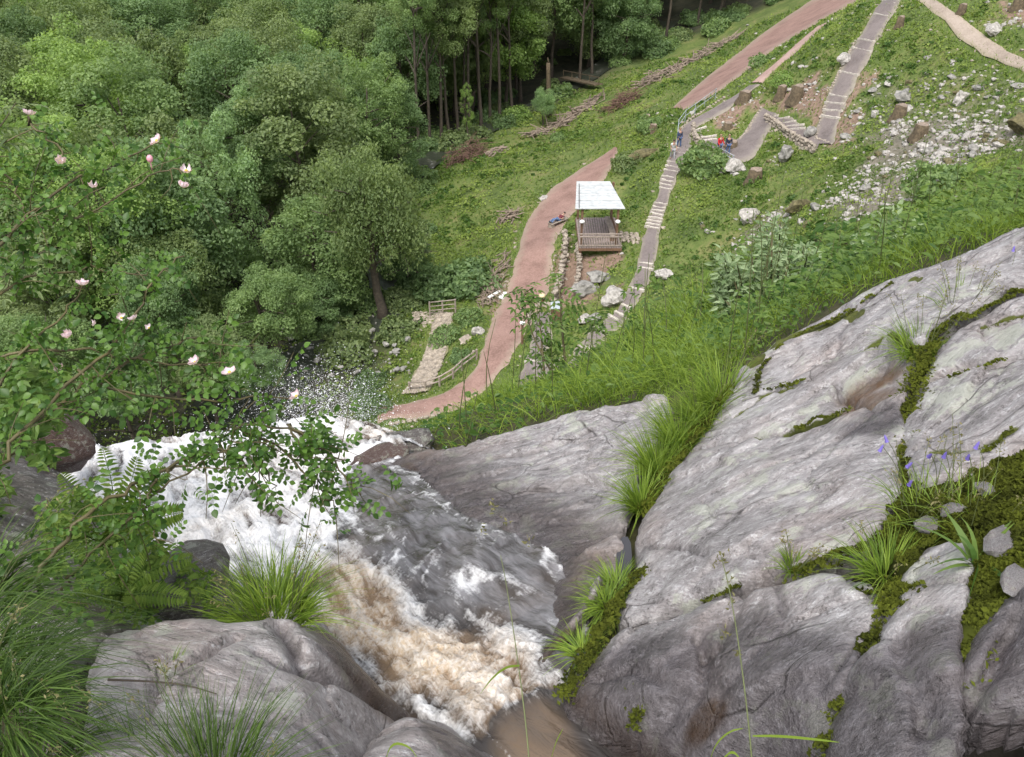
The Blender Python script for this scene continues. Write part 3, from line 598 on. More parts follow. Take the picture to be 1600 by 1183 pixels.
thing('boulder', 'big rounded boulder at the lower left with a rust brown side facing the water', 'rock', None, me=me)
S_out = [(565,1150),(610,1135),(650,1122),(700,1130),(740,1160),(790,1183),(800,1280),(555,1280)]
me, polyS = patch('boulder', S_out, SH, M['rock2'], r=.08, drop=.6, rough=.016, watery=False, wet=[(720,1165,.12)])
thing('boulder', 'small dark grey boulder beside the big one at the bottom edge', 'rock', None, me=me)
E_out = [(-60,712),(40,716),(95,728),(140,775),(190,850),(240,895),(325,890),(345,945),(250,972),(150,992),(-60,1010)]
me, polyE = patch('rock_outcrop', E_out, EH, M['darkrock'], r=.1, drop=.9, rough=.02, watery=False, wet=[(300,910,.15)])
thing('rock_outcrop', 'dark grey rock face behind the ferns on the left side of the falls', 'rock', None, me=me)

# ------------------------------------------------------------------ the torrent
flow = chaikin(np.array([PZ(1050, 1230, -2.28), PZ(900, 1160, -2.33), PZ(790, 1080, -2.42), PZ(680, 1010, -2.58), PZ(590, 930, -2.74), PZ(520, 850, -2.95), PZ(440, 770, -3.15), PZ(380, 715, -3.45), PZ(340, 680, -3.8)])[:, :2], 2, False)
seg = np.r_[0, np.cumsum(np.linalg.norm(np.diff(flow, axis=0), axis=1))]
def flowcoord(x, y):
    best = np.full(x.shape, 1e9); S = np.zeros(x.shape); Tt = np.zeros(x.shape)
    for i in range(len(flow) - 1):
        a = flow[i]; d = flow[i + 1] - a; L2 = d @ d; L = math.sqrt(L2)
        t = np.clip(((x - a[0]) * d[0] + (y - a[1]) * d[1]) / L2, 0, 1); ex = x - a[0] - t * d[0]; ey = y - a[1] - t * d[1]; dd = np.hypot(ex, ey)
        b = dd < best; best = np.where(b, dd, best); S = np.where(b, seg[i] + t * L, S); Tt = np.where(b, np.sign(d[0] * ey - d[1] * ex) * dd, Tt)
    return S, Tt
W_out = [(90,715),(150,702),(250,690),(350,680),(430,668),(500,655),(560,668),(620,690),(640,706),(650,760),(720,820),(860,880),(900,960),(920,1060),(1050,1110),(1250,1150),(1300,1320),(640,1320),(560,1150),(520,1040),(440,980),(300,960),(180,900),(110,800)]
pw = near(W_out, WH)[:, :2]; res = .011
b0 = pw.min(0) - .05; b1 = pw.max(0) + .6
X, Y = np.meshgrid(np.arange(b0[0], b1[0], res), np.arange(b0[1], b1[1], res)); nx = X.shape[1]; ny = X.shape[0]; xs = X.ravel(); ys = Y.ravel()
lipl = near([(60,712),(150,702),(250,690),(350,680),(430,668),(500,655),(560,668),(615,690)], WH)[:, :2]
keep = sdist(xs, ys, pw) > -.03
ld = seg_dist(xs, ys, lipl, False); over = (~inside(xs, ys, pw)) & (ld < .55) & (ys > np.interp(xs, lipl[:, 0], lipl[:, 1]) - .01)
keep |= over
idx = -np.ones(len(xs), int); idx[keep] = np.arange(keep.sum()); f = gridfaces(nx, ny); f = idx[f[keep[f].all(1)]]
xs = xs[keep]; ys = ys[keep]; over = over[keep]; ld = ld[keep]
S, Tt = flowcoord(xs, ys)
def pixof(x, y, z):
    dd = y * CP - z * SP; return CX + FPX * x / dd, CY - FPX * (y * SP + z * CP) / dd
zb = WH(xs, ys); ppx, ppy = pixof(xs, ys, zb)
wS = S + fbm(xs, ys, 3, 3, 2) * .12; wT = Tt + fbm(xs, ys, 2.5, 3, 5) * .10
rid = lambda a: 1 - np.abs(a)
def wmask(P, soft): return smooth(-soft, soft, sdist(xs + fbm(xs, ys, 4, 4, 51) * soft * 1.1, ys + fbm(xs, ys, 4, 4, 61) * soft * 1.1, chaikin(near(P, WH), 2)[:, :2]))
clear = wmask([(530,720),(590,690),(680,740),(760,820),(900,880),(960,960),(930,1120),(885,1085),(855,1035),(800,985),(730,965),(640,925),(570,880),(530,830),(515,770)], .07)
main = wmask([(500,850),(545,890),(610,945),(720,1010),(800,1040),(850,1075),(860,1110),(790,1105),(740,1150),(640,1100),(560,1020),(510,950)], .10)
calm = wmask([(780,1120),(850,1095),(900,1100),(1050,1110),(1300,1150),(1300,1400),(600,1400),(700,1175),(760,1170)], .06)
white = wmask([(60,690),(300,640),(560,640),(600,700),(520,760),(530,850),(500,900),(400,900),(260,900),(150,840),(80,780)], .12)
churn = rid(fbm(wS * 2.6, wT * 6.0, 1.3, 5, 11, .55)); fine = rid(fbm(wS * 7, wT * 17, 1.6, 4, 15, .65)); chop = rid(fbm(wS * 4.5 + wT * 3, wT * 7, 1., 4, 41, .45)); strk = fbm(wS * 3.0, wT * 26, 1., 5, 19, .6)
hump = np.exp(-(((xs - PZ(835, 1140, -2.33)[0]) / .17) ** 2 + ((ys - PZ(835, 1140, -2.33)[1]) / .15) ** 2))
near_s = smooth(.75, .35, S)
z = zb + .035 * clear + (1 - .9 * calm) * ((1 - clear) * (.085 * (churn - .6) + .035 * (fine - .6)) + clear * (.045 * (chop - .7) + .005 * (fine - .6) + .006 * strk)) + .02 * hump + calm * (.012 * strk + .028 * (chop - .7))
z += .05 * main * (churn - .5)
z -= np.where(over, 1.2 * ld ** 1.5 + .1 * ld, 0)
foamn = .55 * churn + .3 * fine + .5 * strk
fo = .74 * white + .60 * main * (1 - .6 * clear) + .12 * clear
fo = np.maximum(fo, .5 * (1 - calm) * (1 - clear))
crestw = wmask([(690,935),(720,900),(790,895),(850,930),(850,955),(780,925),(730,930)], .04); fo += .18 * crestw
chop2 = rid(fbm(wS * 7 + wT * 4, wT * 15, 1., 3, 43, .5)); edl = near([(575,748),(600,790),(650,830),(780,885),(835,935),(860,1010),(885,1075)], WH); edd = smooth(.03, .2, seg_dist(xs, ys, edl, False))
lace = (smooth(.84, .99, chop) * .24 + smooth(.72, .97, chop2) * .36 * smooth(.35, .75, chop) + .16 * smooth(.0, .5, strk) + .05) * (.35 + .65 * edd)
fo = np.clip(fo + (foamn - .70) * (1 - clear) * 1.1 + clear * (lace - .1), 0, 1) * (1 - calm) + calm * .34 * smooth(.84, .98, chop)
brown = np.clip(1.0 * main + .35 * (1 - white) + (fbm(xs, ys, 3.5, 4, 33)) * .8 - .15, 0, 1) * (1 - .8 * clear)
brown = np.maximum(brown, .25 * white * smooth(0, .5, fbm(xs, ys, 2, 3, 71)))
tan = .55 * wmask([(785,1140),(800,1122),(845,1108),(885,1132),(925,1190),(900,1400),(740,1400),(760,1185)], .05) * (.75 + .5 * fbm(wS * 3, wT * 9, 1., 4, 47))
brown = np.where(calm > .3, tan, brown)
m, nt, p = mat('torrent_water'); k = N(nt); co = k.co()
uv = k.n('CombineXYZ', i_0=k.attr('s').outputs['Fac'], i_1=k.attr('t').outputs['Fac']).outputs[0]
sn = k.noise(k.mapping(uv, (14, 60, 1)), 1., 5, .7, .6); sn2 = k.noise(co, 62, 5, .7)
f0 = k.attr('foam').outputs['Fac']; br = k.attr('brown').outputs['Fac']
ff = k.mapr(k.math('ADD', f0, k.math('MULTIPLY', k.math('SUBTRACT', k.math('ADD', k.math('MULTIPLY', sn, .6), k.math('MULTIPLY', sn2, .4)), .5), 1.2)), .25, .75)
wat = k.mix(k.math('MULTIPLY', br, .9), k.mix(k.math('MULTIPLY', k.attr('sheet').outputs['Fac'], k.mapr(k.noise(k.mapping(uv, (5, 22, 1)), 1., 4, .6, .5), .36, .66)), (.05, .045, .043), (.21, .205, .215)), (.30, .205, .125))
foc = k.mix(k.math('MULTIPLY', br, k.mapr(sn2, .35, .6, 1, .45), clamp=True), (.86, .86, .87), (.64, .50, .34))
c = k.mix(ff, wat, foc); nt.links.new(c, p.inputs['Base Color'])
nt.links.new(k.mapr(ff, 0, 1, .07, .6), p.inputs['Roughness']); p.inputs['IOR'].default_value = 1.33
cm = k.math('SUBTRACT', 1., k.math('MULTIPLY', k.attr('calm').outputs['Fac'], .9)); cm2 = k.math('MULTIPLY', cm, k.math('SUBTRACT', 1., k.math('MULTIPLY', k.attr('sheet').outputs['Fac'], .75))); b = k.bump(sn, k.math('MULTIPLY', cm2, .7), .02); b = k.bump(sn2, k.math('MULTIPLY', cm2, .55), .012, b); b = k.bump(k.noise(k.mapping(uv, (9, 24, 1)), 1., 3, .5, .8), .5, .03, b); b = k.bump(k.noise(co, 9, 3, .5), .35, .03, b); nt.links.new(b, p.inputs['Normal']); M['torrent'] = m
link('river_water', mesh('river_water', np.stack([xs, ys, z], 1), f, m, True, {'foam': fo, 'brown': brown, 's': S, 't': Tt, 'calm': calm, 'sheet': clear}), kind='structure')
# the fall itself, dropping from the lip to the plunge pool
n = 40; t = np.linspace(0, 1, n); lp = chaikin(np.c_[lipl, WH(lipl[:, 0], lipl[:, 1])], 1, False)
fall = lp[:, None] + np.stack([0 * t, .5 + 5.5 * t ** .6, -.5 - 34.5 * t], 1)[None] + rng.normal(0, .07, (len(lp), n, 3))
link('waterfall', mesh('waterfall', fall.reshape(-1, 3), gridfaces(n, len(lp)), M['whitep']), kind='structure')
# spray thrown up at the lip
ns = 15000
q = rng.uniform(0, 1, ns); ii = rng.integers(0, len(lp), ns); base = lp[ii] + rng.normal(0, .12, (ns, 3)) * np.array([1, 1, .5])
plume = np.array([PD(505, 640, 6.1), PD(530, 660, 6.0), PD(450, 650, 6.2), PD(590, 685, 5.6), PD(350, 680, 5.9)]); sel = rng.random(ns) < .93
pi_ = rng.choice(5, ns, p=[.46, .26, .16, .10, .02]); base[sel] = plume[pi_[sel]] + rng.normal(0, 1, (sel.sum(), 3)) * np.array([.15, .2, .08])
base[:, 2] += rng.exponential(.045, ns); base[:, 0] += rng.normal(0, .1, ns); 
oc = np.array([[1, 0, 0], [-1, 0, 0], [0, 1, 0], [0, -1, 0], [0, 0, 1], [0, 0, -1]], float); of = np.array([[0, 2, 4], [2, 1, 4], [1, 3, 4], [3, 0, 4], [2, 0, 5], [1, 2, 5], [3, 1, 5], [0, 3, 5]])
sz = np.clip(rng.lognormal(-6.85, .6, ns), .0006, .006)
v = base[:, None] + oc[None] * sz[:, None, None] * rng.uniform(.7, 1.5, (ns, 1, 3)); ff_ = (np.arange(ns)[:, None, None] * 6 + of[None]).reshape(-1, 3)
m, nt, p = mat('spray_drops'); p.inputs['Base Color'].default_value = (.85, .87, .9, 1); p.inputs['Roughness'].default_value = .3; M['spray'] = m
k = N(nt); nt.links.new(k.ramp(k.noise(k.co(), 30), [(.3, (.8, .82, .85)), (.7, (.9, .9, .92))]), p.inputs['Base Color'])
link('spray', mesh('spray', v.reshape(-1, 3), ff_, m, True), kind='stuff')

# ------------------------------------------------------------------ trees
def crown_mesh(seed, rz, ncl=70, nleaf=21000, size=.24, low=0., asp=.6, clr=.24):
    g = np.random.default_rng(seed); R = 5.
    d = unit(g.normal(0, 1, (ncl, 3))); rad = g.uniform(.35, 1, ncl) ** .5 * .86
    lob = 1 + .22 * vnoise3(d * 1.7 + seed * 3.1, seed)
    c = d * (rad * lob)[:, None] * np.array([R, R, R * rz]); cr = R * g.uniform(.6, 1.3, ncl) * clr
    c[:, 2] += low * R
    k = g.choice(ncl, nleaf, p=cr ** 2 / (cr ** 2).sum())
    nd = unit(g.normal(0, 1, (nleaf, 3)) + np.array([0, 0, .45]))
    q = c[k] + nd * (cr[k] * g.uniform(.55, 1.08, nleaf))[:, None] * np.array([1.1, 1.1, .8])
    q += vnoise3(q * .9, seed + 3)[:, None] * nd * .35
    nr = unit(nd * .7 + g.normal(0, .55, (nleaf, 3)) + np.array([0, 0, .5]))
    ct = g.uniform(0, 1, ncl)
    v, f = diamonds(q, nr, size * g.uniform(.6, 1.4, nleaf), asp)
    return mesh('crown_leaves', v, f, M['crown'], False, {'tint': np.repeat(np.clip(.5 * ct[k] + .5 * g.uniform(0, 1, nleaf), 0, 1), 4)}), c
def trunk_mesh(seed, c, h=10., rad=.26, rz=1.):
    g = np.random.default_rng(seed + 99); b = MB()
    z = np.linspace(0, h, 9); off = np.cumsum(g.normal(0, .12, (9, 2)), 0); off -= off[0]
    p = np.c_[off, z - .6]; b.tube(p, rad * (1 - .75 * z / h) * (1 + .5 * np.exp(-z * 1.5)), 8)
    for i in range(14):
        a = g.uniform(.42, .98) * h; s = np.array([np.interp(a, z, off[:, 0]), np.interp(a, z, off[:, 1]), a - .6]); an = g.uniform(0, 6.28); L = g.uniform(1.4, 2.8)
        t = np.linspace(0, 1, 5)[:, None]; e = np.array([math.cos(an) * L, math.sin(an) * L, L * g.uniform(.3, .9)])
        b.tube(s + t * e * np.array([1, 1, 1]) - np.array([0, 0, .3]) * (t * t), np.linspace(.08, .02, 5), 5)
    return b.me('trunk_wood', M['bark'], True)
CR = []
for i, (rz, kw) in enumerate([(1.15, dict(nleaf=25000)), (1.3, dict(ncl=90, clr=.2, nleaf=24000)), (1.0, dict(clr=.27)), (1.7, dict(ncl=80, clr=.2)), (2.2, dict(ncl=75, clr=.19, nleaf=19000)), (1.25, dict(ncl=130, clr=.15, size=.2, nleaf=26000))]):
    me, cc = crown_mesh(11 + i, rz, **kw); CR.append((me, rz))
TR = [trunk_mesh(i, None) for i in range(3)]
def tree(nm, x, y, hc, rx, rz, kind, col, label, group=None, trk=1., zg=None):
    zg = float(T(x, y)) if zg is None else zg
    t = thing(nm, label, 'tree', (x, y, zg), random.uniform(0, 6.28), group)
    me, kz = CR[kind]
    cr = link('crown', me, (0, 0, hc), t, (0, 0, random.uniform(0, 6.28)), (rx / 5, rx / 5, rz / (5 * kz))); cr.color = (*col, 1)
    link('trunk', random.choice(TR), (0, 0, 0), t, None, (trk, trk, (hc + rz * .55) / 10))
    return t
GREEN = (1, 1, .9); YEL = (1.25, 1.38, .88); PALE = (1.3, 1.45, 1.4); BLUE = (.92, 1.05, .96); OLIVE = (1.0, 1.02, .84); DARK = (.74, .86, .76); MID = (1.05, 1.15, .95)
taken = []
def bigtree(px, py, d, rxp, rzp, kind, col, label, nm='broadleaf_tree', trk=1.2):
    c = PD(px, py, d); zg = float(T(c[0], c[1])); rx = rxp * d / FPX; rz = rzp * d / FPX
    taken.append((c[0], c[1], rx)); return tree(nm, c[0], c[1], max(c[2] - zg, rz * .8), rx, rz, kind, col, label, None, trk, zg)
bigtree(145, 175, 84, 118, 150, 5, YEL, 'large yellow-green broadleaf tree with a domed crown at the upper left')
bigtree(335, 330, 76, 95, 170, 5, PALE, 'tall pale green feathery tree just right of the highest rose flowers')
bigtree(500, 395, 74, 95, 110, 0, MID, 'bushy green tree standing left of the dark tree with a bare lower trunk')
bigtree(585, 338, 70, 82, 138, 2, OLIVE, 'dark olive tree with a bare brown lower trunk beside the cobbled path', 'olive_tree', 1.6)
bigtree(420, 110, 98, 80, 95, 2, GREEN, 'rounded green tree behind the tall pale feathery tree')
bigtree(520, 180, 96, 70, 120, 1, BLUE, 'bluish green tree above the dark olive tree')
bigtree(230, 60, 104, 85, 80, 1, BLUE, 'dark bluish tree behind the yellow-green domed tree')
bigtree(40, 110, 98, 75, 110, 1, DARK, 'dark tree at the left edge behind the yellow-green domed tree')
bigtree(400, 190, 88, 60, 85, 5, PALE, 'small pale crown peeping over the tall feathery tree')
bigtree(250, 470, 64, 75, 95, 0, BLUE, 'low bluish green tree behind the rose branches')
bigtree(420, 480, 66, 70, 80, 0, MID, 'bushy low tree overhanging the dark pool below the fall')
bigtree(90, 420, 66, 110, 130, 1, GREEN, 'green tree hidden behind the rose bush on the left')
bigtree(640, 430, 78, 40, 60, 1, BLUE, 'small dark tree at the foot of the green slope')
bigtree(620, 210, 92, 50, 90, 3, BLUE, 'tall bluish tree at the edge of the green slope above the olive tree')
bigtree(975, 75, 128, 50, 75, 0, BLUE, 'bluish tree with spreading boughs near the far bend of the stream')
bigtree(730, 165, 104, 13, 48, 4, YEL, 'slender bright green ivy-clad tree among the bare trunks', 'slender_tree', .5)
bigtree(850, 160, 108, 20, 26, 2, PALE, 'small pale sapling beside the tall broken trunk', 'young_tree', .4)
for a in [(60, 560, 60, 90, 85, 0, MID, 'low tree behind the rose canes at the far left'), (190, 590, 58, 80, 70, 1, BLUE, 'low tree behind the middle of the rose bush'), (320, 560, 62, 75, 70, 0, GREEN, 'low leafy tree at the left bank of the pool'), (400, 575, 60, 55, 45, 5, BLUE, 'drooping dark tree over the pool beyond the spray'), (510, 490, 74, 55, 60, 1, BLUE, 'small tree standing behind the pool left of the olive tree')]: bigtree(*a, trk=.8)
# tall trunks standing along the edge of the slope
edge_px = [(655,250),(672,236),(690,228),(702,222),(716,216),(733,208),(752,200),(765,195),(782,190),(800,178),(806,140),(835,120),(905,128),(925,118),(1005,75),(1040,66),(1090,40),(1130,25),(690,205),(725,195),(670,215),(750,185)]
for i, (a, b) in enumerate(edge_px):
    q = hit(a, b); h = random.uniform(15, 20)
    tree('tall_tree', q[0], q[1], h, random.uniform(3.0, 4.2), random.uniform(7.0, 9.0), random.choice([3, 4, 3]), random.choice([GREEN, BLUE, MID, OLIVE]), 'tall slim bare-trunked tree in the row at the top of the green slope', 'bare-trunked trees along the slope edge', .75)
    taken.append((q[0], q[1], 1.5))
cnt = 0
g = np.random.default_rng(5)
for y in np.r_[np.arange(58, 130, 6.3), np.arange(130, 190, 8.0)]:
    for x in np.arange(-104, 74, 6.3):
        X_ = x + g.uniform(-2.6, 2.6); Y_ = y + g.uniform(-2.6, 2.6)
        if abs(X_) > .56 * Y_ + 5 or not bool(in_forest(np.array([X_]), np.array([Y_]))[0]): continue
        if sdist(np.array([X_]), np.array([Y_]), fe_poly)[0] < 1.8: continue
        if seg_dist(np.array([X_]), np.array([Y_]), st[:, :2], False)[0] < 1.8: continue
        if any((X_ - a) ** 2 + (Y_ - b) ** 2 < (r * .62 + 1.) ** 2 for a, b, r in taken): continue
        if Y_ < 64 and X_ > -12: continue
        cnt += 1
        if cnt > 298: break
        s = g.uniform(.8, 1.2); kd = int(g.choice([0, 1, 2, 3, 5, 1]))
        rz = s * (6.2 if kd != 3 else 7.5); hc = rz + g.uniform(1.0, 5.5)
        tree('forest_tree', X_, Y_, hc, s * 5.3, rz * 1.08, kd, [GREEN, BLUE, MID, OLIVE, DARK, GREEN, YEL][int(g.integers(0, 7))], 'leafy tree standing among the others in the forest across the valley', 'forest trees in the valley', 1.)
print('forest', cnt)
# undergrowth at the forest edge and shrubs on the slope
SHM = []
for i in range(3):
    g2 = np.random.default_rng(70 + i); n = 1500
    d = unit(g2.normal(0, 1, (n, 3))) ; d[:, 2] = np.abs(d[:, 2]); rr = (1 + .3 * vnoise3(d * 2.2 + i * 5, i)) * g2.uniform(.5, 1, n) ** .4
    v, f = diamonds(d * rr[:, None] * np.array([1, 1, .8]), d + g2.normal(0, .6, (n, 3)), .15 * g2.uniform(.6, 1.4, n), .6)
    SHM.append(mesh('shrub_leaves', v, f, M['crown'], False, {'tint': np.repeat(g2.uniform(0, 1, n), 4)}))
def shrub(px, py, r, label, col=GREEN, group=None, hh=1.):
    q = hit(px, py)
    o = thing('shrub', label, 'shrub', q - np.array([0, 0, .1]), random.uniform(0, 6), group, random.choice(SHM), scale=(r, r, r * hh)); o.color = (*col, 1)
for a, b, r, l, c in [(872,218,1.0,'small dark green bush alone on the slope beyond the red path',MID), (1100,262,2.2,'leafy green bush below the viewing platform railing',MID), (735,445,2.6,'dark bush beside the heap of debris by the red path',BLUE), (690,455,2.2,'dark bush behind the wooden gate',DARK),
   (805,188,2.0,'bright green bush at the end of the row of bare trunks',YEL), (1190,100,1.3,'bush beside the fork of the two red paths',MID), (1015,200,1.4,'bush at the end of the lower red path behind the stairs',MID), (980,260,1.5,'green bush between the shelter roof and the stairs',GREEN), (1225,130,1.2,'bright bush above the soil bank with the stumps',YEL), (1470,300,2.0,'bush below the scree at the right',MID),
   (700,530,1.3,'dark bush on the verge right of the cobbled path',MID), (735,500,1.2,'green bush on the verge beside the red path bend',MID), (720,560,.9,'low bush above the wooden railing',BLUE)]:
    shrub(a, b, r, l, c)
g = np.random.default_rng(9)
for i in range(120):
    t = g.uniform(.5, len(FE3) - 2); j = int(t); q = FE3[j] * (1 - t + j) + FE3[j + 1] * (t - j); q = q[:2] + g.normal(0, 1.3, 2) + np.array([-1.5, 1.0]) * (1 if i < 46 else g.uniform(1, 9))
    o = thing('shrub', 'leafy bush in the line of undergrowth where slope meets forest', 'shrub', (q[0], q[1], float(T(q[0], q[1])) - .2), g.uniform(0, 6), 'bushes along the forest edge', SHM[i % 3], scale=float(g.uniform(1.0, 2.3))); o.color = (*[MID, BLUE, GREEN, DARK][i % 4], 1)

x = rng.uniform(-50, 25, 60000); y = rng.uniform(42, 120, 60000); ok = in_forest(x, y) & (rng.random(len(x)) < np.clip((62 / y) ** 2, 0, 1)) & (seg_dist(x, y, st[:, :2], False) > 1.6); x = x[ok]; y = y[ok]
c = np.stack([x, y, T(x, y) + rng.uniform(.05, .9, len(x)) * np.clip(.5 + fbm(x, y, .4, 3, 7), .1, 1)], 1); v, f = diamonds(c, np.array([0, 0, 1.]) + rng.normal(0, .5, c.shape), .32 * rng.uniform(.6, 1.4, len(x)), .6)
link('forest_undergrowth', mesh('forest_undergrowth', v, f, M['cover'], False, {'tint': np.repeat(rng.uniform(0, .8, len(x)), 4)}), kind='stuff')
# ------------------------------------------------------------------ ground cover on the hillside
def scatter(n, dmin=24, dmax=125):
    """points on the slope, denser where the ground is nearer"""
    x = rng.uniform(-12, 62, n); y = rng.uniform(22, 125, n); d = y * CP - T(x, y) * SP
    px, py = pixof(x, y, T(x, y)); ok = (px > 560) & (px < 1680) & (py > -30) & (py < 720) & (rng.random(n) < np.clip((46 / d) ** 2, 0, 1)) & ~in_forest(x + 1, y)
    return x[ok], y[ok], d[ok]
x, y, d = scatter(900000)
pm = pmask(x, y); zs = zone('scree', x, y); zo = zone('soil', x, y); zp = zone('sparse', x, y); zv = zone('verge', x, y)
den = (1 - .55 * zs) * (1 - .92 * zo) * (1 - .35 * zp) * (1 - .6 * zv) * np.clip(.55 + 1.0 * fbm(x, y, .35, 4, 77), .12, 1)
ok = (pm > .15) & (rng.random(len(x)) < den); x = x[ok]; y = y[ok]; d = d[ok]; pm = pm[ok]
patchy = fbm(x, y, .28, 4, 88) * 1.3 + .35 * fbm(x, y, 1.1, 3, 89)
hgt = np.clip(.16 + .35 * fbm(x, y, .7, 3, 99) + .25 * patchy, .03, .7) * smooth(0, 1.5, pm)
c = np.stack([x, y, T(x, y) + rng.uniform(.1, 1, len(x)) ** .6 * hgt + .02], 1)
print('cover', len(x))
v, f = diamonds(c, np.array([-.1, -.1, 1.]) + rng.normal(0, .55, c.shape), np.clip(.0030 * d, .09, .26) * rng.uniform(.6, 1.4, len(x)), .6)
tint = np.clip(.45 + .9 * patchy + rng.normal(0, .2, len(x)) - .2 * smooth(1.2, .2, pm), 0, 1)
link('slope_weeds', mesh('slope_weeds', v, f, M['cover'], False, {'tint': np.repeat(tint, 4)}), kind='stuff')
x, y, d = scatter(420000); pm = pmask(x, y)
ok = (pm > -.12) & (rng.random(len(x)) < np.clip(.25 + .9 * fbm(x, y, .3, 4, 121) + .9 * smooth(1.2, .15, pm), 0, 1) * (1 - .7 * zone('scree', x, y)) * (1 - .8 * zone('soil', x, y))); x = x[ok][:42000]; y = y[ok][:42000]; d = d[ok][:42000]
bs_ = np.stack([x, y, T(x, y) - .02], 1); dr = unit(rng.normal(0, .35, bs_.shape) + np.array([0, 0, 1.]))
v, f, t = blades(bs_, dr, rng.uniform(.25, .6, len(x)), .0007 * d, rng.uniform(.1, .6, len(x)), 2)
link('slope_grass', mesh('slope_grass', v, f, M['grass'], False, {'tint': t * .8}), kind='stuff')

x, y, d = scatter(60000); ok = (rng.random(len(x)) < .5 * np.clip(.4 + 1.3 * fbm(x, y, .18, 3, 141), 0, 1)) & (pmask(x, y) > .7) & (zone('soil', x, y) < .3) & (zone('scree', x, y) < .55); x = x[ok][:1300]; y = y[ok][:1300]; d = d[ok][:1300]; n = 34
rr = rng.lognormal(-1.0, .4, len(x)); u_ = unit(rng.normal(0, 1, (len(x), n, 3))); u_[..., 2] = np.abs(u_[..., 2]); c = np.stack([x, y, T(x, y) - .05], 1)[:, None] + u_ * (rr[:, None] * rng.uniform(.5, 1, (len(x), n)))[..., None] * np.array([1, 1, .85])
v, f = diamonds(c.reshape(-1, 3), (u_ + rng.normal(0, .5, u_.shape)).reshape(-1, 3), np.repeat(np.clip(.0034 * d, .1, .3), n) * rng.uniform(.6, 1.4, len(x) * n), .6)
link('weed_clumps', mesh('weed_clumps', v, f, M['herb'], False, {'tint': np.repeat(np.clip(np.repeat(rng.uniform(0, 1, len(x)), n) + rng.normal(0, .2, len(x) * n), 0, 1), 4)}), kind='stuff')
# ------------------------------------------------------------------ stones
ico = None
def icosphere(n):
    import bmesh
    b = bmesh.new(); bmesh.ops.create_icosphere(b, subdivisions=n, radius=1); v = np.array([q.co[:] for q in b.verts]); f = np.array([[q.index for q in t.verts] for t in b.faces]); b.free(); return v, f
ICO = {n: icosphere(n) for n in (1, 2, 3)}
def rock_mesh(seed, mt, n=2, sq=(1, .75, .55), facets=9, rough=.14, smooth_=False):
    g = np.random.default_rng(seed); v, f = ICO[n]; v = v.copy()
    for _ in range(facets):
        nn = unit(g.normal(0, 1, 3)); h = g.uniform(.55, .85); s = v @ nn; v -= np.where(s > h, s - h, 0)[:, None] * nn
    v *= (1 + rough * vnoise3(v * 2.3 + seed, seed) + rough * .5 * vnoise3(v * 6 + seed, seed + 1))[:, None]
    v = v * np.array(sq)
    return mesh('rock', v, f, mt, smooth_)
ROCKS = [rock_mesh(i, M['palerock'], 2 if i % 2 else 1, (1, rng.uniform(.6, .9), rng.uniform(.4, .65))) for i in range(8)] + [rock_mesh(20 + i, M['greyrock'], 2, (1, .75, .55)) for i in range(5)] + [rock_mesh(30 + i, M['mossrock'], 2, (1, .8, .6)) for i in range(3)]
g = np.random.default_rng(12)
cand = []
while len(cand) < 300:
    px = g.uniform(1080, 1600); py = g.uniform(30, 440); q = hit(px, py)
    zz = max(float(zone('scree', q[:1], q[1:2])[0]), max(.45 * float(zone('sparse', q[:1], q[1:2])[0]), .05))
    if float(pmask(q[0], q[1])) < .5 or g.random() > zz or np.linalg.norm(q) < 30: continue
    cand.append(q)
for q in cand:
    s = float(np.clip(g.lognormal(-1.45, .45), .11, .65)); me = ROCKS[int(g.choice(16, p=[.07] * 8 + [.06] * 5 + [.14 / 3] * 3))]
    thing('scree_rock', 'angular pale rock lying loose in the scree on the hillside', 'rock', q + np.array([0, 0, s * .1]), g.uniform(0, 6), 'loose rocks in the hillside scree', me, scale=(s, s * g.uniform(.7, 1.1), s * g.uniform(.7, 1.2)))
# the smaller stones nobody could count
def stones(nm, x, y, s, mt, zfun=T, sink=.1):
    v0, f0 = ICO[1]; n = len(x); sc_ = s[:, None] * rng.uniform(.5, 1.1, (n, 3))
    J = 1 + .35 * rng.normal(0, 1, (n, len(v0), 1)).clip(-1.2, 1.2) * .6
    a = rng.uniform(0, 6.28, n); v = v0[None] * J * sc_[:, None]; ca, sa = np.cos(a)[:, None], np.sin(a)[:, None]
    v = np.stack([v[..., 0] * ca - v[..., 1] * sa, v[..., 0] * sa + v[..., 1] * ca, v[..., 2] * .7], -1) + np.stack([x, y, zfun(x, y) + s * sink], 1)[:, None]
    f = (np.arange(n)[:, None, None] * len(v0) + f0[None]).reshape(-1, 3)
    return link(nm, mesh(nm, v.reshape(-1, 3), f, mt, False), kind='stuff')
x = rng.uniform(8, 50, 60000); y = rng.uniform(28, 100, 60000)
pr = np.maximum(np.maximum(zone('scree', x, y), .45 * zone('sparse', x, y)), .05 * (x > 14)); pr = np.maximum(.7 * pr, .35 * zone('soil', x, y)) * np.clip(.5 + 1.2 * fbm(x, y, .6, 3, 55), 0, 1)
ok = (rng.random(len(x)) < pr) & (pmask(x, y) > .2); x = x[ok][:6500]; y = y[ok][:6500]
stones('scree', x, y, np.clip(rng.lognormal(-2.1, .5, len(x)), .05, .32), M['palerock'])
x = rng.uniform(-10, 40, 60000); y = rng.uniform(45, 110, 60000); pm = pmask(x, y)
ok = ((pm > .0) & (pm < .9) & (rng.random(len(x)) < .07)) | ((zone('verge', x, y) > .5) & (rng.random(len(x)) < .35) & (pm > .1)); x = x[ok][:2600]; y = y[ok][:2600]
stones('verge_stones', x, y, np.clip(rng.lognormal(-2.4, .5, len(x)), .04, .25), M['wallstone'])
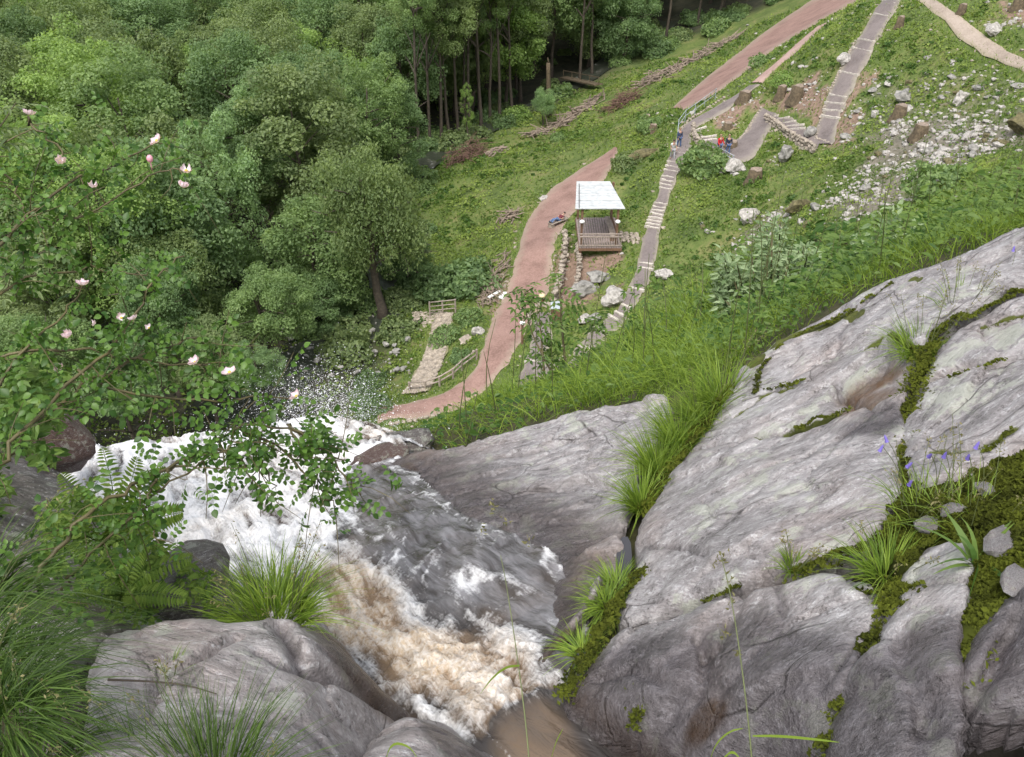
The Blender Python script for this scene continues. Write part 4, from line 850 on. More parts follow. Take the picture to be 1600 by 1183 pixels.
l3, r3 = PX['cobbled_path']; u_ = rng.uniform(0, len(l3) - 1.01, 2600); j = u_.astype(int); fr = (u_ - j)[:, None]; t = rng.uniform(.02, .98, (2600, 1))
q = (l3[j] * (1 - fr) + l3[j + 1] * fr) * (1 - t) + (r3[j] * (1 - fr) + r3[j + 1] * fr) * t
stones('cobbles', q[:, 0], q[:, 1], rng.uniform(.07, .13, 2600), M['wallstone'], lambda a, b: sample(TG0, a, b) + .10, 0.)
q = hits([(px, py) for px, py in zip(rng.uniform(645, 700, 260), rng.uniform(488, 506, 260))]); stones('pale_cobbles', q[:, 0], q[:, 1], rng.uniform(.10, .2, 260), M['wallstone'])
q = hits([(px, py) for px, py in zip(rng.uniform(440, 640, 120), rng.uniform(500, 600, 120))]); stones('river_stones', q[:, 0], q[:, 1], rng.uniform(.1, .35, 120), M['greyrock'], lambda a, b: T(a, b) + .35)
def rock(px, py, s, label, kind=0, mt=None, nm='boulder', sq=(1, .8, .65), n=3, sink=.25):
    q = hit(px, py); me = rock_mesh(200 + kind, M[mt or 'greyrock'], n, sq, 12, .24)
    thing(nm, label, 'rock', q + np.array([0, 0, s * (sq[2] - sink)]), random.uniform(0, 1), None, me, scale=s)
rock(1035, 433, .85, 'white boulder on the grass right of the lowest stair flight', 1, 'palerock', sq=(1, .8, .5))
rock(1550, 54, .62, 'round pale boulder beside the tan dirt trail', 2, 'palerock', sq=(1, .9, .85))
rock(1600, 205, 1.1, 'big brown mossy outcrop at the right edge of the scree', 3, 'mossrock')
rock(935, 440, .95, 'grey boulder below the shelter, the upper of the close pair', 4)
rock(912, 457, 1.05, 'grey boulder below the shelter, the lower of the close pair', 5)
rock(960, 472, 1.15, 'jagged pale boulder between the lower stairs and the shelter boulders', 6, 'palerock')
rock(930, 500, .6, 'small grey boulder beside the white one above the lower path', 7)
rock(914, 503, .55, 'small white boulder above the lower grey path', 8, 'palerock')
rock(1145, 268, .9, 'pale jagged rock at the end of the platform railing', 9, 'palerock')
rock(1225, 252, 1.0, 'large tilted grey slab of rock below the switchback wall', 10, 'greyrock', sq=(1, .5, .7))
rock(745, 522, .6, 'pale rock on the verge left of the red path bend', 11, 'palerock')
rock(727, 533, .7, 'long brownish rock on the verge by the cobbled path', 12, 'wallstone', sq=(1, .5, .4))
rock(1008, 245, 1.0, 'long mossy ledge of rock at the top of the stairs', 13, 'mossrock', sq=(1.6, .6, .5))
rock(1265, 210, .7, 'grey rock by the top of the switchback', 14)
rock(1170, 345, .9, 'pale jagged rock at the upper left of the lower scree', 15, 'palerock')
rock(1245, 330, .8, 'brown mossy crag in the middle of the hillside', 16, 'mossrock', sq=(1.2, .7, .7))
rock(1320, 100, .8, 'pale rock left of the long straight stair path', 17, 'palerock')
rock(850, 312, .55, 'white stone block on the left verge of the red path', 18, 'palerock', sq=(1, .6, .5))
rock(1410, 160, .9, 'pale grey rock in the grass above the scree', 19, 'greyrock')
rock(1500, 160, .9, 'white tilted rock standing out in the grass above the scree', 20, 'palerock', sq=(1, .5, .6))
def rockpd(px, py, d, s, label, mt, kind, sq, nm='boulder'):
    thing(nm, label, 'rock', PD(px, py, d), .5, None, rock_mesh(300 + kind, M[mt], 3, sq, 8, .15, True), scale=s)
M['rednear'] = rockmat('red_wet_rock', ((.05, .025, .02), (.11, .06, .045), (.2, .15, .13)), .2)
rockpd(95, 690, 4.8, .20, 'dark reddish wet rock behind the rose branches on the left', 'rednear', 1, (1, .8, .9))
rockpd(592, 716, 5.0, .14, 'rust brown wet rock at the lip of the fall', 'rednear', 2, (1.2, .7, .35))
rockpd(610, 700, 5.4, .18, 'low dark wet rock at the right end of the lip', 'darkrock', 4, (1.7, .9, .4))
rockpd(290, 935, 3.35, .26, 'dark boulder just behind the grass tuft by the white water', 'darkrock', 3, (1, .8, .75))

# walls of stone: each a thing made of stones
STN = [rock_mesh(400 + i, M['wallstone'], 1, (.62, .42, .38), 6, .12) for i in range(5)]
def wall(nm, label, line, h, size=.34, cat='wall', rows=None, depth=1):
    pts = hits(line); pl = chaikin(pts, 1, False); L = np.r_[0, np.cumsum(np.linalg.norm(np.diff(pl, axis=0), axis=1))]
    t = thing(nm, label, cat, pts[0]); rows = rows or max(1, int(round(h / (size * .62)))); org = pts[0]
    for r in range(rows):
        s = np.arange(size * .25 * (r % 2), L[-1], size * .95)
        for a in s:
            p = np.array([np.interp(a, L, pl[:, i]) for i in range(3)])
            for dd in range(depth):
                q = p + np.array([random.uniform(-.05, .05), random.uniform(-.05, .05) + dd * size * .8, r * size * .6 + .08]) 
                link('stone', random.choice(STN), q - org, t, (random.uniform(-.3, .3), random.uniform(-.3, .3), random.uniform(0, 6.28)), size * random.uniform(.75, 1.2))
    return t
wall('retaining_wall', 'dry stone retaining wall of brownish stones between the red path and the shelter', [(882,380),(884,400),(878,430),(872,460),(866,478)], 1.4, .55)
wall('retaining_wall', 'line of upright pale stones below the left corner of the shelter', [(902,392),(906,415),(903,440),(900,455)], .9, .45)
wall('low_wall', 'rough low stone wall along the switchback below the short white steps', [(1196,190),(1212,200),(1228,214),(1245,224),(1264,234),(1272,240)], .7, .42)
wall('low_wall', 'pale stone wall at the left end of the viewing platform', [(1083,202),(1082,214),(1090,226),(1100,240),(1112,252),(1118,258)], .7, .42)
wall('low_wall', 'curved stone edging round the bin at the foot of the lower path', [(827,508),(826,497),(832,487),(842,480),(854,479),(862,486),(864,500)], .5, .38)
wall('stone_kerb', 'row of pale kerb stones along the left side of the long straight stair path', [(1277,220),(1280,196),(1283,183),(1290,163),(1300,138),(1310,115),(1322,92),(1338,64)], .2, .32, 'kerb', 1)
wall('stone_kerb', 'row of pale kerb stones beside the path below the soil bank', [(1190,170),(1182,182),(1172,198),(1163,212),(1155,220)], .2, .32, 'kerb', 1)
wall('stone_kerb', 'pale kerb stones under the blue-grey handrail of the tarmac path', [(1058,228),(1061,208),(1070,194),(1085,183),(1100,174),(1120,160),(1140,150)], .2, .34, 'kerb', 1)
wall('stone_kerb', 'kerb stones across the foot of the right-hand stair path', [(1258,224),(1275,217),(1287,221),(1298,226)], .15, .28, 'kerb', 1)
wall('stone_kerb', 'line of rough stones at the lower edge of the red path near the fall', [(612,664),(640,660),(665,654),(690,648)], .25, .4, 'kerb', 1)
wall('stone_paving', 'patch of pale flat stones joining the shelter to the stairs', [(974,378),(984,379),(996,380),(1000,380)], .1, .45, 'paving', 1, 5)

# stair edgings
def stairs(label, ends, wd=.22, ht=.17):
    P0 = hits([e[0] for e in ends]); P1 = hits([e[1] for e in ends]); t = thing('stairway', label, 'stairs', P0[0])
    for a, b in zip(P0, P1):
        m_ = MB(); off = np.array([0, 0, .12]); L = np.linalg.norm(b - a); k = max(2, int(L / .42)); ts = np.linspace(0, 1, k + 1)
        for i in range(k): m_.bar(a + (b - a) * (ts[i] + .008) + off - P0[0] + rng.normal(0, .012, 3), a + (b - a) * (ts[i + 1] - .008) + off - P0[0] + rng.normal(0, .012, 3), wd * rng.uniform(.85, 1.1), ht)
        link('step', m_.me('step_stones', M['logstep']), None, t)
E = lambda *a: [((x0, y0), (x1, y1)) for x0, y0, x1, y1 in a]
stairs('three pale steps where the stairs meet the tarmac path, by the woman in blue', E((1057,234,1076,237),(1056,240,1073,243),(1053,246,1071,249)))
stairs('flight of pale stone steps just below the top landing', E((1042,254,1066,258),(1040,261,1062,265),(1037,267,1060,271)))
stairs('second flight of pale steps, halfway up the stair path', E((1034,277,1054,280),(1033,283,1052,287),(1031,289,1050,293),(1030,295,1049,299)))
stairs('longest flight of eight pale steps right of the shelter', E((1022,319,1042,322),(1020,325,1040,328),(1018,330,1038,333),(1016,335,1036,339),(1013,341,1035,345),(1011,346,1033,350),(1009,351,1031,355),(1008,356,1030,360)))
stairs('two pale steps low on the stair path level with the shelter deck', E((999,413,1020,416),(998,420,1020,424)))
stairs('widely spaced pale steps at the bottom of the stair path', E((986,452,1007,457),(971,478,988,484),(961,489,976,497),(949,494,967,504),(928,513,948,524),(906,543,923,550),(820,567,842,567)))
stairs('four close pale steps at the foot of the long straight stair path', E((1295,150,1322,155),(1289,162,1318,165),(1286,174,1316,176),(1283,183,1312,188)))
stairs('pale cross edgings spaced up the long straight stair path', E((1310,114,1341,120),(1331,77,1361,84),(1340,63,1366,68),(1365,24,1387,28),(1378,2,1398,8)))
stairs('fan of short white steps on the switchback', E((1200,188,1216,182),(1206,191,1233,185),(1215,197,1243,191),(1223,201,1256,197),(1227,206,1258,202)))
stairs('few white steps at the left end of the viewing platform', E((1086,207,1104,200),(1086,219,1120,214),(1090,224,1120,219)))

# ------------------------------------------------------------------ the shelter
zd = -33.4; f0 = PZ(905, 387, zd); f1 = PZ(971, 387, zd); x0, x1 = f0[0], f1[0]; y0 = f0[1]; y1 = y0 + 5.2
org = np.array([(x0 + x1) / 2, y0, zd]); sh = thing('shelter', 'open wooden viewing shelter with a white board roof beside the red path', 'shelter', org)
L_ = lambda x, y, z: np.array([x, y, z]) - org
def part(nm, mb, mt, par=sh): return link(nm, mb.me(nm, M[mt]), None, par)
nb = 17
for i in range(nb):
    xa = x0 + (x1 - x0) * (i + .5) / nb; b = MB(); b.box(L_(xa, (y0 + y1) / 2, zd - .03 + .004 * (i % 3)), ((x1 - x0) / nb - .035, y1 - y0, .05), t=.5); part('deck_board', b, 'deck')
b = MB()
for yy in (y0 + .08, (y0 + y1) / 2, y1 - .1): b.box(L_((x0 + x1) / 2, yy, zd - .18), (x1 - x0 + .1, .14, .22))
for xx in (x0 + .05, x1 - .05): b.box(L_(xx, (y0 + y1) / 2, zd - .172), (.12, y1 - y0 - .3, .18))
part('deck_frame', b, 'brownwood')
for xx in (x0 + .1, x1 - .1):
    for yy in (y0 + .2, y1 - .2):
        b = MB(); b.box(L_(xx, yy, zd - .9), (.18, .18, 1.3)); part('pile', b, 'brownwood')
rf = [PZ(899, 326, zd + 3.05), PZ(977, 326, zd + 3.05)]; rb = [PZ(901, 283, zd + 3.2), PZ(953, 283, zd + 3.2)]
b = MB()
for s in (0, 1): b.bar(rf[s] - org + np.array([.25 * (1 - 2 * s), .2, -.12]), rb[s] - org + np.array([.25 * (1 - 2 * s), -.2, -.12]), .1, .14)
b.bar(rf[0] - org + np.array([.2, .3, -.12]), rf[1] - org + np.array([-.2, .3, -.12]), .1, .13); b.bar(rb[0] - org + np.array([.2, -.3, -.12]), rb[1] - org + np.array([-.2, -.3, -.12]), .1, .13)
roof = part('roof', b, 'wood')
nb = 11
for i in range(nb):
    ta, tb = i / nb, (i + 1) / nb - .008
    q = [rf[0] + (rb[0] - rf[0]) * ta, rf[1] + (rb[1] - rf[1]) * ta, rf[1] + (rb[1] - rf[1]) * tb, rf[0] + (rb[0] - rf[0]) * tb]
    q = np.array(q) - org; lo = q.copy(); lo[:, 2] -= .05; q[:, 2] += .006 * (i % 2) + (.012 if i % 3 == 0 else 0)
    b = MB(); b.add(np.vstack([q, lo]), [[0, 1, 2, 3], [7, 6, 5, 4], [0, 4, 5, 1], [1, 5, 6, 2], [2, 6, 7, 3], [3, 7, 4, 0]]); part('roof_board', b, 'roofw', roof)
b = MB(); b.bar(rf[0] - org + np.array([.28, .02, .04]), rb[0] - org + np.array([.16, -.6, .04]), .05, .035); part('roof_cable', b, 'darkm')
for s, xx in ((0, x0 + .16), (1, x1 - .36)):
    for fr_, yy in ((0, y0 + .55), (1, y1 - .25)):
        t_ = (yy - rf[0][1]) / (rb[0][1] - rf[0][1]); zt = rf[0][2] + (rb[0][2] - rf[0][2]) * t_ - .08 - zd
        po = MB(); po.box(L_(xx, yy, zd + zt / 2), (.17, .17, zt)); pp = part('post', po, 'brownwood')
        if not fr_:
            lm = MB(); lm.ball(L_(xx, yy - .2, zd + 1.98), (.2, .2, .13), 10, 6); part('lamp', lm, 'whitep')
            lm = MB(); lm.bar(L_(xx, yy - .02, zd + 1.98), L_(xx, yy - .2, zd + 1.98), .05, .05); part('lamp_bracket', lm, 'darkm')
for zz in (.42 + .5, .3 + .5 - .0): pass
ra = MB(); ra.box(L_((x0 + x1) / 2, y0 + .05, zd + .88), (x1 - x0 + .14, .12, .09)); part('handrail', ra, 'wood')
ra = MB(); ra.box(L_((x0 + x1) / 2, y0 + .22, zd + 1.02), (x1 - x0, .09, .07)); part('handrail', ra, 'wood')
ra = MB(); ra.box(L_((x0 + x1) / 2, y0 + .05, zd + .14), (x1 - x0 + .1, .1, .09)); part('bottom_rail', ra, 'wood')
ba = MB(); ba.box((0, 0, 0), (.05, .05, .66)); bme = ba.me('baluster', M['wood'])
for i in range(19): link('baluster', bme, L_(x0 + .05 + (x1 - x0 - .1) * i / 18, y0 + .05, zd + .51), sh)
be = MB(); be.bar(L_(x1 - .75, y0 + 4.4, zd + .45), L_(x1 - .55, y0 + 1.0, zd + .45), .4, .06); part('bench_seat', be, 'wood')
be = MB(); be.bar(L_(x1 - .52, y0 + 4.4, zd + .8), L_(x1 - .32, y0 + 1.0, zd + .8), .05, .35); part('bench_back', be, 'brownwood')
be = MB()
for yy in (1.1, 4.3): be.box(L_(x1 - .62, y0 + yy, zd + .22), (.3, .08, .42))
part('bench_leg', be, 'brownwood')

# ------------------------------------------------------------------ railings, lamp, bin, debris
def railing(nm, label, pts, h, mt, rails=(1., .55), pr=.035, rr=.025, cat='railing', k=None):
    P = hits(pts); t = thing(nm, label, cat, P[0]); o = P[0]
    for q in P:
        b = MB(); b.tube([q - o + np.array([0, 0, -.1]), q - o + np.array([0, 0, h + .05])], pr, 6); link('post', b.me('post', M[mt]), None, t)
    for r in rails:
        b = MB(); b.tube(P - o + np.array([0, 0, h * r]), rr, 5); link('rail', b.me('rail', M[mt], True), None, t)
railing('handrail', 'blue-grey metal handrail curving along the tarmac path above the stairs', [(1057,228),(1059,206),(1070,191),(1085,181),(1100,170),(1117,157)], 1.1, 'metal')
railing('platform_railing', 'blue-grey metal railing at the front of the viewing platform by the couple', [(1106,244),(1120,249),(1132,255),(1144,262)], 1.0, 'metal', (1., .7, .4))
railing('wooden_railing', 'low weathered wooden rail along the outer bend of the red path', [(640,613),(665,611),(687,604),(708,592),(722,579),(745,562)], .8, 'wood', (1., .55), .08, .06)
railing('wooden_gate', 'grey wooden gate rails at the top of the cobbled path', [(672,494),(692,492),(712,490)], 1.2, 'wood', (1., .7, .4), .07, .045, 'gate')
q = hit(816, 537); t = thing('path_lamp', 'slim dark lamp post with a white cap beside the red path bend', 'lamp', q)
b = MB(); b.tube([(0, 0, -.2), (0, 0, 1.55)], [.09, .08], 8); link('post', b.me('post', M['brownwood']), None, t)
b = MB(); b.ball((0, 0, 1.68), (.2, .2, .12), 10, 6); link('cap', b.me('cap', M['whitep'], True), None, t)
q = hit(847, 472); t = thing('path_lamp', 'short post with a pale yellowish round top at the edge of the red path', 'lamp', q)
b = MB(); b.tube([(0, 0, -.2), (0, 0, .5)], .09, 8); link('post', b.me('post', M['brownwood']), None, t)
M['cream'] = simple('cream_paint', (.66, .55, .34), .6, .1)
b = MB(); b.ball((0, 0, .55), (.27, .27, .14), 10, 6); link('cap', b.me('cap', M['cream'], True), None, t)
q = hit(868, 500); t = thing('litter_bin', 'brown wooden litter bin with a slanted blue-grey lid', 'litter bin', q)
for i in range(4):
    for sx_, sy_ in ((-1, 0), (1, 0), (0, -1), (0, 1)):
        b = MB(); w_ = (i - 1.5) * .15
        b.box((sx_ * .3 if sx_ else w_, sy_ * .3 if sy_ else w_, .55), (.03 if sx_ else .14, .03 if sy_ else .14, 1.1)); link('slat', b.me('slat', M['brownwood']), None, t)
b = MB(); b.box((0, 0, 1.2), (.74, .74, .06), Matrix.Rotation(.25, 3, 'X')); link('lid', b.me('lid', M['metal']), None, t)
b = MB(); b.box((0, 0, .5), (.5, .5, .9)); link('liner', b.me('liner', M['darkm']), None, t)
q = hit(787, 463); b = MB(); b.box((0, 0, .08), (.45, 1.0, .08), Matrix.Rotation(-.5, 3, 'Z')); b.box((-.7, .2, .06), (.25, 1.3, .08), Matrix.Rotation(-.7, 3, 'Z'))
t = thing('plank', 'white board lying on debris at the left edge of the red path', 'board', q, 0, None, b.me('plank', M['whitep']))
def pile(nm, label, line, n, wd, mt, ln=1.6, rad=.035, cat='brush pile', hh=.5):
    P = hits(line); b = MB(); o = P[0]
    for i in range(n):
        s = random.uniform(0, len(P) - 1.001); j = int(s); c_ = P[j] + (P[j + 1] - P[j]) * (s - j) - o; ax = unit(P[j + 1] - P[j]) * 1.2 + rng.normal(0, .7, 3) * np.array([1, 1, .45]); ax = unit(ax)
        L = ln * random.uniform(.4, 1.2); c_ = c_ + rng.normal(0, wd, 3) * np.array([1, 1, 0]); c_[2] = float(T(c_[0] + o[0], c_[1] + o[1])) - o[2] + abs(random.gauss(0, hh)) + .05
        b.tube([c_ - ax * L / 2, c_ + rng.normal(0, .06, 3), c_ + ax * L / 2], [rad, rad * .9, rad * .5], 4, cap=True)
    t = thing(nm, label, cat, o); link('branches', b.me('branches', M[mt]), None, t, kind='stuff')
pile('brush_pile', 'dark red-brown heap of dead brush on the slope near the olive tree', [(712,258),(728,246),(750,236)], 260, .8, 'redtwig', 1.6, .035, hh=.6)
pile('brush_pile', 'grey-brown heap of cut branches on the slope left of the upper red path', [(952,175),(975,162),(985,158)], 200, .7, 'redtwig', 1.6)
pile('log_pile', 'long row of cut grey poles lying along the slope below the stream', [(832,216),(860,206),(890,188),(915,170),(935,156)], 150, .45, 'twig', 3.0, .07, 'log pile', .25)
pile('log_pile', 'windrow of pale logs and branches beside the highest stretch of red path', [(1000,138),(1030,122),(1060,108),(1090,92),(1120,75),(1150,60)], 240, .6, 'twig', 2.4, .06, 'log pile', .3)
pile('debris_heap', 'heap of broken sticks and stones along the left verge of the red path', [(770,472),(758,450)[:2],(776,432),(792,405)], 150, .5, 'twig', 1.5, .05, 'debris', .2)
pile('debris_heap', 'small heap of pale split branches on the slope above the verge', [(782,352),(795,342),(805,335)], 40, .35, 'twig', 1.8, .06, 'debris', .3)
pile('log_pile', 'few cut logs with pale ends by the brush heap', [(762,245),(775,238),(788,234)], 22, .4, 'twig', 1.2, .12, 'log pile', .15)
q = hit(858, 183); b = MB(); z_ = np.linspace(-.3, 6.3, 7); b.tube(np.c_[np.linspace(0, -.25, 7), 0 * z_, z_], np.linspace(.34, .22, 7), 9); b.tube([(-.2, 0, 6.2), (-.3, 0, 6.9)], [.14, .03], 5)
thing('dead_trunk', 'tall broken bare trunk standing on the slope before the stream', 'dead tree', q, 0, None, b.me('dead_trunk', M['stump'], True))
def stump(px, py, r, h, label):
    q = hit(px, py); r *= .72; h *= .8; b = MB(); a = np.arange(12) / 12 * 6.283; rad = r * (1 + .12 * rng.normal(0, 1, 12))
    lv = [(-.3, 1.7), (.1 * h, 1.35), (.35 * h, 1.08), (h, .95)]
    v = np.array([[math.cos(t_) * rad[i] * s * (1 + .1 * math.sin(3 * t_)), math.sin(t_) * rad[i] * s, z_ + (.05 * h * math.sin(t_ * 2) if z_ == h else 0)] for z_, s in lv for i, t_ in enumerate(a)])
    f = [[k_ * 12 + i, k_ * 12 + (i + 1) % 12, k_ * 12 + 12 + (i + 1) % 12, k_ * 12 + 12 + i] for k_ in range(3) for i in range(12)]
    b.add(v, f, [list(range(36, 48))]); t = thing('tree_stump', label, 'tree stump', q); link('stump_body', b.me('stump_body', M['stump'], True), None, t)
    c_ = MB(); c_.add(np.c_[v[36:48, :2] * .93, v[36:48, 2] + .012], [list(range(12))]); link('cut_face', c_.me('cut_face', M['twig']), None, t)
for a in [(1220,152,.5,1.2,'pointed stump left of the big ragged one on the soil bank'),(1244,158,.7,1.6,'big ragged stump on the soil bank above the switchback'),(1163,158,.6,1.1,'dark stump beside the tarmac path below the fork'),(1142,232,.7,.8,'broad stump right behind the couple on the platform'),(1178,282,.7,1.1,'brown stump below the viewing platform'),(1404,185,.6,1.2,'square mossy stump in the grass above the scree'),(1436,215,.6,1.1,'mossy stump at the top of the scree'),(1405,42,.4,1.0,'thin stump between the stair path and the dirt trail'),(1010,190,.5,.8,'stump at the end of the upper red path'),(1020,205,.5,.8,'smaller stump near the hidden bend of the red path'),(1502,22,.4,.9,'grey stump above the dirt trail'),(1590,15,.5,1.0,'grey stump at the top right corner'),(1137,200,.5,.6,'low stump on the soil left of the kerb stones')]: stump(*a)
b = MB(); q0 = hit(880, 128); q1 = hit(935, 140)
b.bar(np.zeros(3), q1 - q0, 1.2, .15); b.bar(np.array([0, 0, .9]), q1 - q0 + np.array([0, 0, .9]), .08, .08)
for i in range(5): b.bar((q1 - q0) * i / 4, (q1 - q0) * i / 4 + np.array([0, 0, .95]), .08, .08)
thing('footbridge', 'small grey footbridge over the stream under the far trees', 'bridge', q0 + np.array([0, 0, .6]), 0, None, b.me('footbridge', M['stump']))

# ------------------------------------------------------------------ people
SKIN = simple('skin', (.45, .27, .2), .6, .08); HAIR = simple('hair', (.03, .02, .015), .6, .2); PALEH = simple('fair_hair', (.25, .17, .1), .6, .2)
def skin_mesh(nm, verts, edges, radii, mt, parent, sub=1):
    me = bpy.data.meshes.new(nm); me.from_pydata([tuple(v) for v in verts], edges, []); me.materials.append(mt)
    o = link(nm, me, None, parent); sm = o.modifiers.new('skin', 'SKIN'); sm.use_smooth_shade = True
    if not me.skin_vertices: me.attributes  # the layer is made with the modifier below
    bpy.context.view_layer.objects.active = o
    if not me.skin_vertices: bpy.ops.mesh.customdata_skin_add()
    for i, r in enumerate(radii): me.skin_vertices[0].data[i].radius = (r, r) if not hasattr(r, '__len__') else r
    me.skin_vertices[0].data[0].use_root = True
    ss = o.modifiers.new('sub', 'SUBSURF'); ss.levels = sub; ss.render_levels = sub
    return o
HB = MB(); HB.box((0, 0, -.05), (.03, .07, .09))
for i in range(4): HB.tube([(0, -.028 + .019 * i, -.09), (.004, -.03 + .02 * i, -.13 - .008 * (i in (1, 2))), (.015, -.03 + .02 * i, -.16 - .012 * (i in (1, 2)))], [.009, .008, .006], 5)
HB.tube([(0, -.035, -.04), (.012, -.06, -.07), (.02, -.065, -.10)], [.011, .009, .006], 5)
HAND = HB.me('hand', SKIN, True)
def person(label, loc, rz, J, top, bot, hair, tlen=1., tilt=None, s=1.):
    """J: joints in metres, feet at z=0, facing -y"""
    t = thing('person', label, 'person', loc, rz, None)
    if tilt: t.rotation_euler = (tilt[0], tilt[1], rz)
    t.scale = (s, s, s)
    V = [J['pel'], J['wst'], J['chs'], J['nck'], J['hd'], J['hdt']]; Ed = [(0, 1), (1, 2), (2, 3), (3, 4), (4, 5)]; Rr = [(.15, .11), (.135, .10), (.165, .11), (.055, .055), (.085, .1), (.07, .08)]
    for sd in ('l', 'r'):
        n = len(V); V += [J['sh' + sd], J['el' + sd], J['wr' + sd]]; Ed += [(2, n), (n, n + 1), (n + 1, n + 2)]; Rr += [.065, .042, .03]
        n = len(V); V += [J['hp' + sd], J['kn' + sd], J['an' + sd], J['to' + sd]]; Ed += [(0, n), (n, n + 1), (n + 1, n + 2), (n + 2, n + 3)]; Rr += [.09, .06, .042, .04]
    body = skin_mesh('body', V, Ed, Rr, SKIN, t)
    V = [J['pel'], J['wst'], J['chs']]; Ed = [(0, 1), (1, 2)]; Rr = [(.165, .13), (.155, .12), (.185, .13)]
    for sd in ('l', 'r'):
        n = len(V); e = np.array(J['sh' + sd]) + (np.array(J['el' + sd]) - np.array(J['sh' + sd])) * tlen; V += [J['sh' + sd], e]; Ed += [(2, n), (n, n + 1)]; Rr += [.08, .06]
        if tlen >= 1: V += [np.array(J['el' + sd]) * .1 + np.array(J['wr' + sd]) * .9]; Ed += [(n + 1, n + 2)]; Rr += [.045]
    skin_mesh('jacket' if tlen >= 1 else 'shirt', V, Ed, Rr, top, t)
    V = [J['pel']]; Ed = []; Rr = [(.168, .13)]
    for sd in ('l', 'r'):
        n = len(V); V += [J['hp' + sd], J['kn' + sd], np.array(J['an' + sd]) * .95 + np.array(J['kn' + sd]) * .05]; Ed += [(0, n), (n, n + 1), (n + 1, n + 2)]; Rr += [.105, .075, .062]
    skin_mesh('trousers', V, Ed, Rr, bot, t)
    h = np.array(J['hd']); up = unit(np.array(J['hdt']) - np.array(J['nck'])); b = MB(); b.ball(h + up * .06 + np.array([0, .025, 0]), (.1, .11, .1), 10, 7); link('hair', b.me('hair', hair, True), None, t)
    for sd in ('l', 'r'): link('hand', HAND, J['wr' + sd], body)
    for sd in ('l', 'r'):
        b = MB(); q = np.array(J['to' + sd]); a = np.array(J['an' + sd]); b.tube([a + np.array([0, .03, -.03]), (q + a) / 2 + np.array([0, 0, -.03]), q], [.05, .05, .038], 7); link('shoe', b.me('shoe', M['darkm'], True), None, t)
    b = MB(); f = np.array([0, -1., 0]); b.ball(h + f * .105 + np.array([0, 0, -.0]), (.014, .022, .022), 6, 4); link('nose', b.me('nose', SKIN, True), None, body)
    for sx_ in (-1, 1):
        b = MB(); b.ball(h + np.array([sx_ * .035, -.088, .03]), (.012, .01, .009), 6, 4); link('eye', b.me('eye', M['darkm']), None, body)
        b = MB(); b.ball(h + np.array([sx_ * .098, .01, 0]), (.014, .03, .04), 6, 5); link('ear', b.me('ear', SKIN, True), None, body)
    return t
def stand(step=.0, arm=.05, bend=0.):
    J = dict(pel=(0, 0, .92), wst=(0, 0, 1.08), chs=(0, 0 - bend * .3, 1.30), nck=(0, -bend * .5, 1.48), hd=(0, -.01 - bend * .6, 1.60), hdt=(0, -bend * .6, 1.69))
    for sd, k_ in (('l', 1), ('r', -1)):
        J['sh' + sd] = (k_ * .19, -bend * .4, 1.39); J['el' + sd] = (k_ * .25, -arm * .5 - bend * .3 + .02, 1.13); J['wr' + sd] = (k_ * .24, -arm * 2 - bend * .2, .90)
        J['hp' + sd] = (k_ * .09, 0, .88); J['kn' + sd] = (k_ * .1, -step * k_ * .6 - .02, .48); J['an' + sd] = (k_ * .1, -step * k_, .08); J['to' + sd] = (k_ * .11, -step * k_ - .16, .04)
    return J
cloth = lambda n, c: simple(n, c, .85, .15, 14)
q = hit(1060, 233); person('woman in a dark blue dress-length top and blue trousers at the head of the stairs', q + np.array([0, 0, .1]), .6, stand(.1), cloth('navy_cloth', (.05, .07, .14)), cloth('blue_cloth', (.06, .10, .2)), PALEH, 1.)
q = hit(1050, 251); person('person in pale grey clothes walking down the upper steps', q + np.array([0, 0, .1]), .2, stand(.22, .1, .15), cloth('pale_cloth', (.5, .5, .5)), cloth('grey_cloth', (.33, .33, .35)), HAIR, .6)
q = hit(1123, 243); person('person in a bright red jacket and jeans leaning at the platform railing', q + np.array([0, 0, .05]), .5, stand(.05, .12), cloth('red_cloth', (.55, .025, .03)), cloth('denim', (.10, .15, .27)), PALEH, 1.)
q = hit(1136, 243); person('person in a navy jacket and jeans beside the one in red', q + np.array([0, 0, .05]), .2, stand(.08, .06), cloth('dark_navy_cloth', (.02, .028, .06)), cloth('jeans_cloth', (.08, .13, .26)), PALEH, 1.)
# the reclining one on a bench
q = hit(872, 352); bz = math.atan2(1, 1.2)
t = thing('park_bench', 'pale stone and wood bench at the right edge of the red path by the shelter', 'bench', q, bz)
for i in range(4): b = MB(); b.box((0, -.24 + .15 * i, .43), (1.9, .12, .05)); link('seat_slat', b.me('seat_slat', M['wood']), None, t)
for xx in (-.75, .75): b = MB(); b.box((xx, 0, .19), (.22, .55, .42)); link('leg', b.me('leg', M['wallstone']), None, t)
J = dict(pel=(0, 0, .12), wst=(0, .16, .16), chs=(0, .36, .26), nck=(0, .52, .36), hd=(0, .60, .44), hdt=(0, .68, .48))
for sd, k_ in (('l', 1), ('r', -1)):
    J['sh' + sd] = (k_ * .19, .43, .30); J['el' + sd] = (k_ * .27, .22, .16); J['wr' + sd] = (k_ * .15, .02, .24); J['hp' + sd] = (k_ * .09, -.04, .12); J['kn' + sd] = (k_ * .11, -.46, .22 + .1 * (k_ > 0)); J['an' + sd] = (k_ * .1, -.86, .07); J['to' + sd] = (k_ * .1, -.92, .22)
person('dark-haired person in a dark red shirt and jeans reclining on the bench', q + np.array([0, 0, .44]), bz - math.pi / 2, J, cloth('maroon_cloth', (.12, .02, .03)), cloth('bench_denim', (.10, .16, .30)), HAIR, .6)

